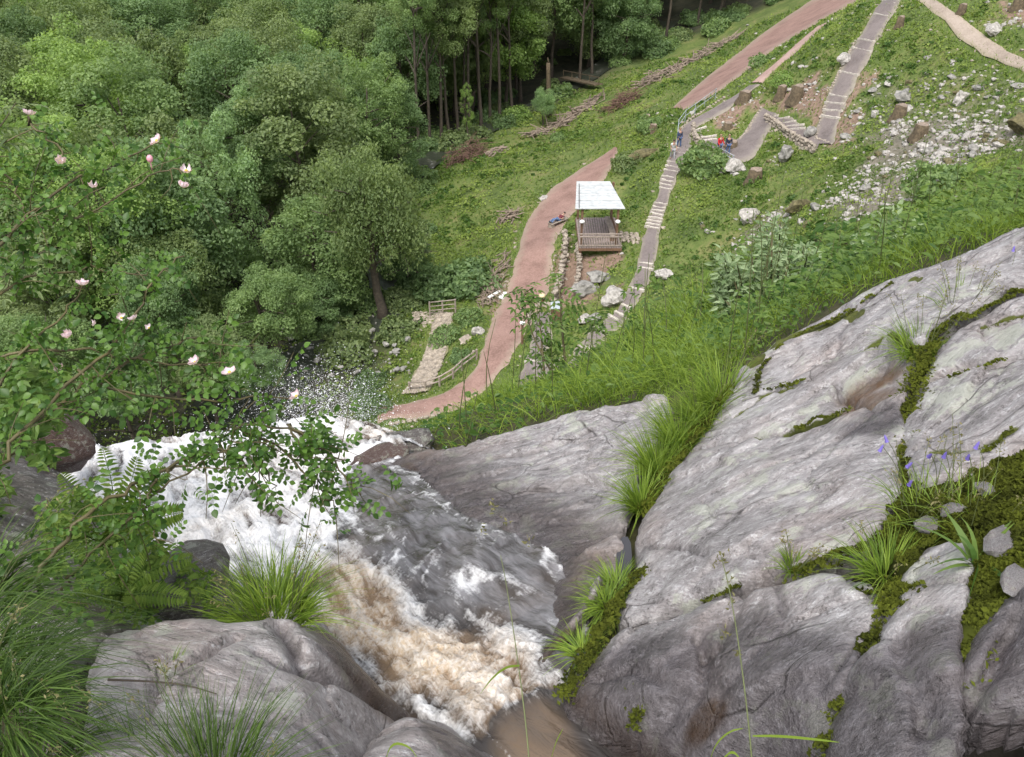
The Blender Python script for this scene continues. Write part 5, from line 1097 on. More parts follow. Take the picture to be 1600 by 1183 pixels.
# ------------------------------------------------------------------ plants near the camera
def tuft(label, base, n, h, spread, w_, mtl='grass', droop=(.2, .9), rad=.05, lean=(0, 0, 0), seeds=0, nm='grass_tuft', segs=5, parts=None):
    base = np.asarray(base, float); a = rng.uniform(0, 6.283, n); r = rad * np.sqrt(rng.uniform(0, 1, n)); b0 = np.stack([np.cos(a) * r, np.sin(a) * r, 0 * a - .02], 1)
    d = unit(np.stack([np.cos(a) * spread * (.3 + r / rad), np.sin(a) * spread * (.3 + r / rad), np.ones(n)], 1) + rng.normal(0, .14, (n, 3)) + np.array(lean))
    v, f, t = blades(b0, d, h * rng.uniform(.45, 1.1, n), w_ * rng.uniform(.6, 1.2, n), rng.uniform(*droop, n), segs)
    o = thing(nm, label, 'grass', base, 0, None, mesh('blades', v, f, M[mtl], False, {'tint': t}))
    if seeds:
        b = MB(); sv = []; sn = []
        for i in range(seeds):
            an = rng.uniform(0, 6.283); dd = unit(np.array([math.cos(an) * .3, math.sin(an) * .3, 1]) + rng.normal(0, .12, 3) + np.array(lean) * .6); L = h * rng.uniform(1.0, 1.6); tt = np.linspace(0, 1, 6)
            p = np.array([math.cos(an), math.sin(an), 0]) * rad * .6 + tt[:, None] * dd * L; p[:, :2] += (tt ** 2)[:, None] * dd[:2] * L * .25
            b.tube(p, np.linspace(.0013, .0006, 6), 4)
            for k_ in range(16):
                u_ = rng.uniform(.72, 1); c_ = np.array([np.interp(u_, tt, p[:, j]) for j in range(3)]); sv.append(c_ + rng.normal(0, .006, 3)); sn.append(rng.normal(0, 1, 3))
        link('stalks', b.me('stalks', M['stalk']), None, o, kind='stuff')
        v, f = diamonds(np.array(sv), np.array(sn), .009 * rng.uniform(.6, 1.4, len(sv)), .4); link('seed_heads', mesh('seed_heads', v, f, M['drygrass'], False, {'tint': np.repeat(rng.uniform(0, 1, len(sv)), 4)}), None, o, kind='stuff')
    return o
nL = lambda px, py: near([(px, py)], LH)[0]
nR = lambda px, py: near([(px, py)], RH)[0]
def nB(px, py):
    return hitf([px], [py], lambda x, y: bank_z(x, y), 1.5, 16, 600)[0]
tuft('big green grass tuft at the back edge of the left boulder against white water', PD(425, 962, 2.72), 800, .20, .42, .0034, rad=.10, droop=(.15, .8), seeds=16)
for i, (a, b, n, h, r) in enumerate([(1005, 775, 420, .20, .035), (1030, 722, 480, .24, .05), (1065, 680, 480, .25, .055), (1100, 640, 420, .25, .06), (1130, 612, 380, .25, .06)]):
    tuft(['lowest bright grass tuft in the long crack between the two big slabs', 'second grass tuft up the long crack between the slabs', 'middle grass tuft in the long crack between the slabs', 'fourth grass tuft up the long crack between the slabs', 'topmost grass tuft of the long crack, at the edge of the bank'][i], nR(a, b) - np.array([0, 0, .05]), n, h, .45, .004, rad=r, droop=(.1, .7), seeds=3 if i > 2 else 0)
tuft('fresh grass tuft where the cracks meet beside the mossy wedge', nR(1392, 885) - np.array([0, 0, .02]), 320, .13, .7, .003, rad=.05, droop=(.1, .8), seeds=3)
tuft('small grass tuft in the crack with thin seed stalks above it', nR(1243, 878) - np.array([0, 0, .01]), 160, .07, .6, .0022, rad=.03, droop=(.1, .7), seeds=9)
tuft('pale grass tuft at the top of the mossy crack by the rusty hollow', nR(1440, 535) - np.array([0, 0, .04]), 320, .16, .6, .0035, rad=.06, droop=(.2, 1.), seeds=8)
tuft('thin seeding grasses on the upper right slab edge', nR(1505, 470) - np.array([0, 0, .03]), 90, .15, .5, .0025, rad=.08, seeds=14)
tuft('sparse seeding grass beside the purple bellflowers', nR(1450, 790) - np.array([0, 0, .02]), 120, .12, .7, .0025, rad=.1, seeds=16)
tuft('thin wiry grass standing among the moss by the bellflowers', nR(1530, 790) - np.array([0, 0, .02]), 110, .12, .7, .0025, rad=.12, seeds=9)
tuft('low mossy green grass in the crack beside the rushing water', nR(950, 935) - np.array([0, 0, .02]), 320, .09, .8, .003, rad=.05, droop=(.2, .9))
tuft('flat green grass strands in the crack near the dark puddle', nR(965, 905) - np.array([0, 0, .02]), 300, .09, .9, .003, rad=.05, droop=(.3, 1.))
tuft('small grass strands at the lower end of the wet mossy crack', nR(912, 1010) - np.array([0, 0, .02]), 200, .09, .9, .003, rad=.04, droop=(.3, 1.))
tuft('broad-leaved green plant in the moss at the right', nR(1530, 870), 16, .12, .9, .016, 'herb', rad=.02, nm='moss_plant')
tuft('tiny grass tuft in the moss pit of the left boulder', nL(262, 1048) - np.array([0, 0, .01]), 60, .06, .8, .0018, rad=.03, seeds=3)
tuft('dark wispy grass at the bottom edge in front of the left boulder', PD(330, 1225, 1.75), 420, .18, .65, .002, 'sedge', rad=.10, droop=(.1, .6), seeds=6)
tuft('dark wispy grass leaning over the left boulder from the bottom edge', PD(250, 1260, 1.8), 240, .22, .5, .002, 'sedge', rad=.08, droop=(.1, .6), seeds=5)
for i, (a, b, d, n, h, ln) in enumerate([(-40, 1040, 1.85, 300, .22, (.4, -.2, 0)), (0, 1120, 1.7, 300, .17, (.3, -.3, 0)), (40, 1040, 2.3, 300, .20, (.35, -.2, 0)), (-30, 930, 2.2, 300, .24, (.45, 0, 0)), (50, 1190, 1.75, 200, .14, (.3, -.1, 0))]):
    tuft(['long dark grass arching in from the left edge', 'lowest long grass clump at the left edge', 'long grass clump hanging over the left end of the boulder', 'upper long grass clump at the left edge below the rock face', 'short grass clump in the lower left corner'][i], PD(a, b, d), n, h, .6, .0034, 'sedge', (.3, 1.3), .07, ln, 3)
# rooted growth on the grassy bank behind the slabs
x = rng.uniform(-1.6, 9, 260000); y = rng.uniform(2.6, 13.5, 260000); sbk = -sdist(x, y, crest); z = bank_z(x, y, sbk); d = y * CP - z * SP
px, py = pixof(x, y, z); ok = (sbk < np.where(px < 930, .15, .9)) & (px > 560) & (px < 2250) & (py < 720) & (py > 120) & (rng.random(len(x)) < np.clip((4.6 / d) ** 1.5, 0, 1))
line_x = [540, 600, 650, 720, 800, 850, 900, 960, 1030, 1145, 1200, 1260, 1310, 1360, 1420, 1500, 1600, 1700, 2000, 2350]; line_y = [690, 690, 700, 688, 668, 650, 638, 626, 610, 583, 540, 505, 475, 447, 425, 397, 362, 330, 260, 230]
ok &= (py < np.interp(px, line_x, line_y) + 10)
for pl in (polyA, polyB, polyC): ok &= sdist(x, y, pl) < -.01
x, y, z, d, px, sbk = [q[ok] for q in (x, y, z, d, px, sbk)]; print('bank', len(x))
cl = fbm(x, y, 1.3, 3, 5); lush = smooth(1250, 1000, px)
gi = rng.random(len(x)) < .42 + .42 * lush + .45 * cl
low_ = smooth(1060, 860, px) * smooth(-1.3, -.5, sbk)
b0 = np.stack([x, y, z - .02], 1)[gi]; dr = unit(rng.normal(0, .28, b0.shape) + np.array([-.12, -.1, 1.]))
h = (.15 + .12 * lush[gi]) * (1 - .62 * low_[gi]) * rng.uniform(.6, 1.5, len(b0)) * (1 + .6 * cl[gi]) * np.clip(.55 + d[gi] / 11, .6, 1.35)
v, f, t = blades(b0, dr, h, .0009 * d[gi], rng.uniform(.1, .9, len(b0)), 4); print('bankgrass', len(b0))
link('bank_grass', mesh('bank_grass', v, f, M['grass'], False, {'tint': t}), kind='stuff')
li = ~gi & (rng.random(len(x)) < 1); n = li.sum(); hl = np.where(lush[li] > .5, .2, .3) * (1 - .6 * low_[li]) * rng.uniform(.05, 1, n) * (1 + cl[li])
c = np.stack([x[li], y[li], z[li] + hl], 1) + rng.normal(0, .04, (n, 3)); an = rng.uniform(0, 6.283, n); u_ = np.stack([np.cos(an), np.sin(an), rng.uniform(-.3, .4, n)], 1)
v, f = leaves6(c, u_, unit(rng.normal(0, .45, (n, 3)) + np.array([0, -.2, 1.])), .0065 * d[li] * rng.lognormal(0, .35, n), .5); print('bankleaves', n)
link('bank_weeds', mesh('bank_weeds', v, f, M['herb'], False, {'tint': np.repeat(np.clip(.5 + 1.2 * cl[li] + .8 * fbm(x[li], y[li], 4., 3, 91) + rng.normal(0, .25, n), 0, 1), 6)}), kind='stuff')
# tall flowering stems above the bank
k_ = rng.choice(len(x), 130, replace=False); b = MB()
for i in k_:
    L = rng.uniform(.4, .9); tt = np.linspace(0, 1, 5)[:, None]; b.tube(np.array([x[i], y[i], z[i]]) + tt * (np.array([0, 0, L]) + rng.normal(0, .06, 3)) + tt ** 2 * rng.normal(0, .06, 3), np.linspace(.004, .0015, 5), 4)
link('bank_stems', b.me('bank_stems', M['stalk']), kind='stuff')

def leafy_plant(nm, label, cat, base, stems, leafsize, mtl, nper, asp=.45, stemr=.008, org_mat='cane', pinn=0, spread=.12, lo=.15):
    """stems: list of point lists (relative to the camera); leaves set along them, pinnate when pinn > 0"""
    base = np.asarray(base, float); t = thing(nm, label, cat, base); cs, us, ns = [], [], []
    for sp in stems:
        P = chaikin(np.array(sp), 2, False) - base; L = np.r_[0, np.cumsum(np.linalg.norm(np.diff(P, axis=0), axis=1))]; b = MB(); b.tube(P, np.linspace(stemr, stemr * .35, len(P)), 6); link('stem', b.me('stem', M[org_mat], True), None, t)
        for i in range(nper):
            s = L[-1] * (lo + (1 - lo) * (i + rng.uniform(0, 1)) / nper); p = np.array([np.interp(s, L, P[:, j]) for j in range(3)]); an = rng.uniform(0, 6.283); o = unit(np.array([math.cos(an), math.sin(an), rng.uniform(-.1, .6)]))
            if pinn:
                ln = spread * rng.uniform(.7, 1.3); nrm = unit(np.array([0, 0, 1.]) + rng.normal(0, .25, 3)); sd = unit(np.cross(nrm, o))
                for j in range(pinn):
                    f_ = (j + 1) / pinn; q = p + o * ln * f_ - np.array([0, 0, .35 * ln * f_ * f_])
                    if j == pinn - 1: cs.append(q); us.append(o - np.array([0, 0, .5])); ns.append(nrm)
                    for k2 in (-1, 1): cs.append(q); us.append(unit(o * .45 + sd * k2 - np.array([0, 0, .25]))); ns.append(nrm)
            else:
                q = p + o * spread * rng.uniform(.1, 1); cs.append(q); us.append(o + rng.normal(0, .3, 3)); ns.append(unit(np.array([0, -.2, 1.]) + rng.normal(0, .5, 3)))
    cs = np.array(cs); v, f = leaves6(cs, np.array(us), np.array(ns), leafsize * rng.uniform(.65, 1.3, len(cs)), asp)
    o = link('leaves', mesh('leaves', v, f, M[mtl], False, {'tint': np.repeat(rng.uniform(0, 1, len(cs)), 6)}), None, t); return t
def ln(pts): return [PD(a, b, d) for a, b, d in pts]
leafy_plant('sapling', 'dark-stemmed sapling with drooping leaves in front of the red path, taller thin side stem', 'sapling', PD(890, 608, 7.4), [ln([(888, 605, 7.4), (880, 540, 7.4), (876, 470, 7.4), (872, 440, 7.4)])], .06, 'herb', 34, .4, .012, 'cane', 4, .2, .1)
leafy_plant('sapling', 'leaning bare-topped sapling left of the drooping one, with a bud tip above the lamp', 'sapling', PD(875, 600, 7.2), [ln([(872, 600, 7.2), (850, 560, 7.2), (828, 515, 7.2), (814, 452, 7.2)]), ln([(850, 580, 7.2), (846, 530, 7.2), (842, 488, 7.2)]), ln([(815, 470, 7.2), (824, 452, 7.2)])], .05, 'herb', 16, .4, .010, 'cane', 3, .13, .05)
for i, (a, b, a2, b2) in enumerate([(925, 600, 922, 505), (940, 590, 945, 490), (1000, 560, 1008, 420), (1040, 540, 1036, 440), (965, 590, 975, 480), (1090, 520, 1098, 410)]):
    leafy_plant('tall_herb', ['thin tall herb just right of the saplings', 'second thin herb right of the saplings', 'tall leafy herb before the lower stair path', 'tall herb standing left of the pale shrub', 'leafy herb between the saplings and the stair path', 'tall thin herb beside the left edge of the pale shrub'][i], 'herb', PD(a, b, 7.6), [ln([(a, b, 7.6), ((a + a2) / 2 + 4, (b + b2) / 2, 7.6), (a2, b2, 7.6)])], .055, 'herb', 14, .45, .007, 'stalk', 3, .13, .05)
wst = []
for i in range(46):
    a = rng.uniform(1125, 1310); tp = 350 + abs(a - 1215) * .75 + rng.uniform(-15, 70); wst.append(ln([(a * .6 + 1205 * .4, 495 - (a - 1200) * .15, 7.6 + rng.uniform(-.4, .6)), (a * .85 + 180, (tp + 480) / 2, 7.6 + rng.uniform(-.5, .5)), (a, tp, 7.6 + rng.uniform(-.5, .5))]))
leafy_plant('willow_shrub', 'large pale grey-green leafed shrub rising above the bank in front of the scree', 'shrub', PD(1205, 500, 7.8), wst, .065, 'willow', 85, .40, .009, 'cane', 0, .10, .1)
wst = []
for i in range(16):
    a = rng.uniform(1340, 1440); wst.append(ln([(a * .6 + 1390 * .4, 425, 7.0), (a, 330 + rng.uniform(-20, 60), 7.2)]))
leafy_plant('young_shrub', 'loose green shrub with large leaves right of the pale one', 'shrub', PD(1390, 425, 7.0), wst, .07, 'willow', 18, .42, .007, 'stalk', 0, .09, .1)

# ------------------------------------------------------------------ moss in the cracks
def moss(lines, wd, n=1500, hsurf=RH, nm='moss', sink=.03, bl=True):
    cs = []
    for l in lines:
        P = chaikin(near(l[0], hsurf), 2, False); L = np.r_[0, np.cumsum(np.linalg.norm(np.diff(P, axis=0), axis=1))]; k_ = int(n * L[-1] * l[1] / .05); s = rng.uniform(0, L[-1], k_)
        q = np.stack([np.interp(s, L, P[:, j]) for j in range(3)], 1); w_ = l[1] * (1 + .7 * fbm(s * 9, s * 0 + l[1] * 50, 1, 3, 4)) ; q[:, :2] += np.clip(rng.normal(0, .5, (k_, 2)), -1, 1) * np.maximum(w_ * .8, .006)[:, None]
        q[:, 2] = hsurf(q[:, 0], q[:, 1]) - sink + .035 * (vnoise(q[:, 0] * 22, q[:, 1] * 22, 3) ) ; cs.append(q)
    c = np.vstack(cs); g1 = vnoise(c[:, 0] * 14, c[:, 1] * 14, 8)
    v, f = diamonds(c, np.array([0, 0, 1.]) + rng.normal(0, .7, c.shape), .016 * rng.uniform(.5, 1.4, len(c)), .6)
    return v, f, np.clip(.15 + .8 * g1 + rng.normal(0, .18, len(c)), 0, 1)
ML = [([(1478, 492), (1445, 545), (1430, 590), (1415, 650), (1412, 720), (1412, 790)], .05), ([(1600, 445), (1540, 476), (1480, 500)], .04), ([(1412, 790), (1380, 840), (1330, 858), (1240, 882)], .04), ([(1400, 890), (1395, 935), (1362, 1005), (1340, 1045), (1320, 1085), (1305, 1150), (1300, 1190)], .045),
      ([(1010, 880), (975, 915), (950, 960), (925, 1010), (895, 1055), (882, 1085)], .045), ([(1440, 860), (1420, 900), (1400, 940)], .05), ([(1140, 600), (1090, 670), (1040, 735), (1005, 795)], .04), ([(985, 1080), (1000, 1100), (990, 1135)], .03), ([(1100, 930), (1160, 905)], .012), ([(1340, 915), (1385, 915)], .02), ([(1330, 632), (1290, 648), (1240, 665)], .018), ([(1400, 522), (1430, 538)], .02), ([(1200, 600), (1255, 590)], .015), ([(1180, 608), (1190, 560), (1260, 512), (1330, 480), (1400, 438)], .018), ([(1545, 512), (1610, 492)], .016), ([(1460, 595), (1520, 575), (1570, 560)], .014), ([(1540, 700), (1580, 665)], .014), ([(1528, 955), (1514, 1000), (1500, 1050)], .055)]
v, f, t = moss(ML, .03, 2300)
link('crack_moss', mesh('crack_moss', v, f, M['moss'], False, {'tint': np.repeat(t, 4)}), kind='stuff')
mp = [(1400, 815), (1430, 770), (1480, 755), (1560, 720), (1620, 700), (1720, 690), (1720, 880), (1620, 895), (1570, 930), (1530, 985), (1500, 1040), (1490, 990), (1512, 900), (1505, 835), (1445, 850), (1410, 900)]
MH = lambda x, y: RH(x, y) - .055 + .05 * (vnoise(x * 9, y * 9, 5) ** 1.5) + .02 * vnoise(x * 30, y * 30, 6)
me, pm_ = patch('moss_cushion', mp, MH, M['moss'], res=.012, r=.03, drop=.04, watery=False, rough=.012)
at = me.attributes.new('tint', 'FLOAT', 'POINT'); cc = np.empty(len(me.vertices) * 3, np.float32); me.vertices.foreach_get('co', cc); cc = cc.reshape(-1, 3); at.data.foreach_set('value', np.clip(.0 + .5 * vnoise(cc[:, 0] * 16, cc[:, 1] * 16, 8), 0, 1).astype(np.float32))
link('moss_cushion', me, kind='stuff')
x = rng.uniform(pm_[:, 0].min(), pm_[:, 0].max(), 30000); y = rng.uniform(pm_[:, 1].min(), pm_[:, 1].max(), 30000); ok = sdist(x, y, pm_) > -.01; x = x[ok]; y = y[ok]
c = np.stack([x, y, MH(x, y) + .006], 1); v, f = diamonds(c, np.array([0, 0, 1.]) + rng.normal(0, .8, c.shape), .016 * rng.uniform(.5, 1.5, len(c)), .6)
link('moss_leaves', mesh('moss_leaves', v, f, M['moss'], False, {'tint': np.repeat(np.clip(.15 + .8 * vnoise(x * 14, y * 14, 8) + rng.normal(0, .18, len(x)), 0, 1), 4)}), kind='stuff')
for i, (a, b, s) in enumerate([(1500, 795, .05), (1572, 845, .07), (1545, 760, .04), (1460, 815, .05), (1590, 900, .05)]):
    thing('rock', ['pale stone chip in the moss near the bellflowers', 'grey stone poking through the moss at the right edge', 'small pale stone at the upper side of the moss', 'thin stone sliver in the moss beside the fresh grass', 'grey stone at the lower side of the moss cushion'][i], 'rock', nR(a, b) - np.array([0, 0, .015]), i, None, rock_mesh(500 + i, M['rock'], 2, (1, .6, .5)), scale=s)

# ------------------------------------------------------------------ ferns
def fern(label, base, fronds, sz=.012):
    base = np.asarray(base); t = thing('fern', label, 'fern', base)
    for fr_ in fronds:
        P = chaikin(np.array(ln(fr_)), 2, False) - base; n = 26; L = np.linspace(0, len(P) - 1.001, n); j = L.astype(int); c = P[j] + (P[j + 1] - P[j]) * (L - j)[:, None]; T_ = unit(np.gradient(c, axis=0)); nrm = unit(np.array([0, -.5, .8]) + rng.normal(0, .15, 3)); sd = unit(np.cross(T_, nrm)); b = MB(); b.tube(c, np.linspace(.0025, .0008, n), 4, t=.3)
        prof = np.sin(np.linspace(.5, 3.05, n)) ** .7; pl = np.linalg.norm(P[-1] - P[0]) * .15 * prof
        for sgn in (-1, 1):
            v, f = leaves6(c, T_ * .35 + sd * sgn + np.array([0, 0, -.15]), np.tile(nrm, (n, 1)), pl, .26); b.add(v, f, t=np.repeat(rng.uniform(.3, 1, n), 6))
        link('frond', b.me('frond', M['fern']), None, t)
fern('green fern behind the rose canes at the left edge of the white water', PD(170, 850, 3.0), [[(170, 850, 3.0), (195, 790, 2.95), (215, 715, 2.9)], [(165, 850, 3), (130, 790, 2.9), (95, 740, 2.85)], [(175, 850, 3), (240, 810, 2.9), (285, 800, 2.85)], [(170, 855, 3), (120, 830, 2.85), (75, 825, 2.8)], [(172, 850, 3), (180, 770, 3.0), (160, 700, 2.95)], [(176, 852, 3), (215, 770, 2.95), (262, 735, 2.9)]])
fern('low fern hanging beside the dark rocks below the rose canes', PD(190, 930, 2.75), [[(190, 930, 2.75), (230, 890, 2.7), (300, 870, 2.65)], [(190, 930, 2.75), (150, 880, 2.7), (110, 850, 2.65)], [(190, 930, 2.75), (210, 870, 2.7), (235, 840, 2.65)], [(190, 930, 2.75), (240, 925, 2.65), (290, 935, 2.6)], [(190, 930, 2.75), (140, 930, 2.6), (95, 945, 2.55)]])
x = []; 
def mass(nm, region, n, d0, d1, size, mtl, asp=.5):
    g_ = np.array(region, float); px = rng.uniform(g_[:, 0].min(), g_[:, 0].max(), n * 3); py = rng.uniform(g_[:, 1].min(), g_[:, 1].max(), n * 3); ok = inside(px, py, g_) & (vnoise(px / 38., py / 38., 17) > .33); px = px[ok][:n]; py = py[ok][:n]; d = rng.uniform(d0, d1, len(px)); c = PD(px, py, 1.) * d[:, None]; an = rng.uniform(0, 6.283, len(px))
    v, f = leaves6(c, np.stack([np.cos(an), np.sin(an), rng.uniform(-.5, .3, len(px))], 1), unit(rng.normal(0, .5, c.shape) + np.array([0, -.2, 1.])), size * rng.uniform(.6, 1.4, len(px)), asp)
    link(nm, mesh(nm, v, f, M[mtl], False, {'tint': np.repeat(rng.uniform(0, 1, len(px)), 6)}), kind='stuff')
mass('undergrowth', [(60, 790), (160, 740), (240, 840), (330, 900), (340, 960), (150, 990), (60, 960)], 2600, 2.7, 3.2, .024, 'fern')
mass('left_undergrowth', [(-40, 560), (60, 540), (110, 600), (90, 720), (20, 740), (-40, 900)], 1500, 3.2, 4.2, .045, 'herb')

# ------------------------------------------------------------------ the dog rose
rose = thing('dog_rose_bush', 'wild rose bush with pale pink flowers leaning in from the left over the fall', 'rose bush', PD(-60, 1000, 2.3))
ro = PD(-60, 1000, 2.3)
canes = [[(-40, 760, 2.2), (0, 717, 2.25), (124, 582, 2.45), (191, 526, 2.55), (240, 447, 2.65), (285, 395, 2.7)], [(-40, 750, 2.3), (41, 669, 2.35), (150, 590, 2.55), (262, 541, 2.7), (310, 530, 2.75), (360, 560, 2.8)], [(-40, 420, 2.5), (0, 382, 2.55), (71, 311, 2.65), (161, 262, 2.75), (240, 222, 2.8)],
         [(-40, 395, 2.6), (0, 375, 2.6), (86, 354, 2.65), (165, 322, 2.7), (247, 262, 2.75), (288, 270, 2.75)], [(40, 960, 2.2), (75, 880, 2.25), (124, 815, 2.3), (199, 759, 2.4), (262, 736, 2.5), (375, 665, 2.65), (450, 665, 2.7), (500, 703, 2.75), (545, 725, 2.75)], [(95, 920, 2.4), (127, 880, 2.4), (210, 807, 2.45), (262, 762, 2.5), (337, 702, 2.55), (420, 690, 2.6)],
         [(-30, 230, 2.7), (0, 255, 2.7), (34, 300, 2.7), (41, 334, 2.7), (38, 400, 2.65)], [(41, 185, 2.8), (62, 205, 2.8), (98, 245, 2.75), (110, 300, 2.7)], [(-30, 640, 2.4), (60, 520, 2.5), (120, 470, 2.6), (130, 448, 2.65)], [(-30, 560, 2.45), (90, 540, 2.5), (200, 560, 2.6), (305, 570, 2.7), (355, 582, 2.75)], [(124, 582, 2.45), (200, 620, 2.5), (300, 625, 2.6), (400, 620, 2.7), (462, 622, 2.75)],
         [(450, 665, 2.7), (490, 720, 2.72), (500, 760, 2.75), (520, 790, 2.75)], [(450, 665, 2.7), (500, 690, 2.72), (540, 740, 2.74), (560, 770, 2.75)], [(375, 665, 2.65), (440, 700, 2.7), (480, 740, 2.72), (470, 775, 2.72)], [(262, 736, 2.5), (330, 700, 2.55), (380, 720, 2.58), (400, 760, 2.6)], [(-30, 470, 2.5), (60, 430, 2.6), (150, 420, 2.7), (230, 430, 2.75)], [(375, 665, 2.65), (410, 720, 2.68), (425, 760, 2.7)], [(240, 750, 2.45), (230, 800, 2.45), (250, 850, 2.45)]]
def leafvar(seed):
    g_ = np.random.default_rng(seed); b = MB(); n = int(g_.choice([2, 3, 3])); L = .055 + .012 * n; tt = np.linspace(0, 1, 5); rach = np.c_[tt * L, 0 * tt, -.012 * tt ** 2]; b.tube(rach, np.linspace(.0008, .0004, 5), 4, t=.4)
    def lf(p, u_, s):
        u_ = unit(np.array(u_)); nr = unit(np.array([0, 0, 1.]) + g_.normal(0, .22, 3)); v_ = unit(np.cross(nr, u_)); nr = np.cross(u_, v_); K = np.linspace(0, 1, 6); wd = np.array([.04, .30, .38, .34, .2, .0]) * s
        m_ = p + K[:, None] * u_ * s - (K ** 2)[:, None] * nr * s * .18; l_ = m_ + v_ * wd[:, None] + nr * wd[:, None] * .3; r_ = m_ - v_ * wd[:, None] + nr * wd[:, None] * .3
        q = np.stack([l_, m_, r_], 1).reshape(-1, 3); i = np.arange(5)[:, None] * 3; f = np.concatenate([i + np.array([[0, 3, 4, 1]]), i + np.array([[1, 4, 5, 2]])]); b.add(q, f, t=g_.uniform(.0, 1))
    for k_ in range(n):
        p = np.array([np.interp((k_ + .9) / (n + .6), tt, rach[:, j]) for j in range(3)]); s = g_.uniform(.020, .028)
        for sg in (-1, 1): lf(p, (.45, sg, -.15 + g_.normal(0, .15)), s)
    lf(rach[-1], (1, g_.normal(0, .2), -.25), g_.uniform(.024, .031)); return b.me('leaf', M['rose'], True)
LV = [leafvar(i) for i in range(10)]
nodes = []
for ci, c in enumerate(canes):
    P = chaikin(np.array(ln(c)), 2, False); P = P + rng.normal(0, .006, P.shape); L = np.r_[0, np.cumsum(np.linalg.norm(np.diff(P, axis=0), axis=1))]; b = MB(); r0 = .0065 if ci in (0, 1, 2, 4) else .0042
    b.tube(P - ro, np.linspace(r0, .0018, len(P)), 6)
    for s in np.arange(.06, L[-1], .03):
        p = np.array([np.interp(s, L, P[:, j]) for j in range(3)]); j = min(np.searchsorted(L, s), len(P) - 1); tan = unit(P[j] - P[j - 1]); nodes.append((p, tan, 0))
        if rng.random() < .62:
            dr = unit(tan * .6 + rng.normal(0, .8, 3) + np.array([0, -.1, .25])); Lt = rng.uniform(.05, .20); tt = np.linspace(0, 1, 4)[:, None]; Q = p + tt * dr * Lt + tt ** 2 * rng.normal(0, .03, 3) - np.array([0, 0, .03]) * tt ** 2
            b.tube(Q - ro, np.linspace(.0018, .0009, 4), 4)
            for u_ in np.arange(.35, 1.01, .22): nodes.append((p + dr * Lt * u_, dr, 1))
    cane = link('cane', b.me('cane', M['cane'], True), None, rose)
g = np.random.default_rng(3); g.shuffle(nodes); fol_v = []; fol_f = []; fol_t = []; nn = 0
def leafM(p, tan, sc_):
    d = unit(tan * .25 + g.normal(0, .8, 3) + np.array([0, -.1, .05])); up = unit(np.array([0, -.35, 1.]) + g.normal(0, .4, 3)); y_ = unit(np.cross(up, d)); z_ = np.cross(d, y_)
    return np.stack([d, y_, z_], 1) * sc_
pos = []
for i, (p, tan, k_) in enumerate(nodes):
    dense = .8 if p[0] < -.75 else .9
    if g.random() > dense: continue
    Mx = leafM(p, tan, g.uniform(.5, .9))
    if len(pos) < 300:
        o = link('leaf', LV[i % 10], None, rose); o.matrix_local = Matrix.Translation(Vector(p - ro)) @ Matrix(Mx.tolist()).to_4x4(); pos.append(p)
    else:
        me = LV[i % 10]
        if i % 10 not in globals().setdefault('_lc', {}):
            co_ = np.empty(len(me.vertices) * 3, np.float32); me.vertices.foreach_get('co', co_); tn = np.empty(len(me.vertices), np.float32); me.attributes['tint'].data.foreach_get('value', tn)
            fq = [list(q.vertices) for q in me.polygons if len(q.vertices) == 4]; _lc[i % 10] = (co_.reshape(-1, 3), np.array(fq), tn)
        co_, fq, tn = _lc[i % 10]; fol_v.append(co_ @ Mx.T + p - ro); fol_f.append(fq + nn); fol_t.append(tn); nn += len(co_)
print('rose leaves', len(pos), len(fol_v))
if fol_v: link('foliage', mesh('foliage', np.vstack(fol_v), np.vstack(fol_f), M['rose'], True, {'tint': np.concatenate(fol_t)}), None, rose, kind='stuff')
def petal_mesh(seed, cup):
    g_ = np.random.default_rng(seed); U = np.linspace(0, 1, 6); V = np.linspace(-1, 1, 7); q = []
    for u_ in U:
        wd = .0155 * math.sin(min(1, u_ * 1.15 + .08) * 1.75) ; r_ = .024 * u_
        for v_ in V: q.append([r_ * (1 - .16 * v_ * v_ * u_) * math.cos(cup * u_) - (.004 if u_ == 1 and abs(v_) < .3 else 0), v_ * wd, r_ * math.sin(cup * u_) + .004 * v_ * v_ + g_.normal(0, .0006)])
    return mesh('petal', q, gridfaces(7, 6), M['petal'], True, {'tint': np.clip(np.repeat(1 - U, 7) * 1.2, 0, 1)})
PT = [petal_mesh(i, [.45, .7, .95][i % 3]) for i in range(6)]
pink = leafmat('pink_bud', (.75, .32, .40), (.85, .5, .58), False, .2)
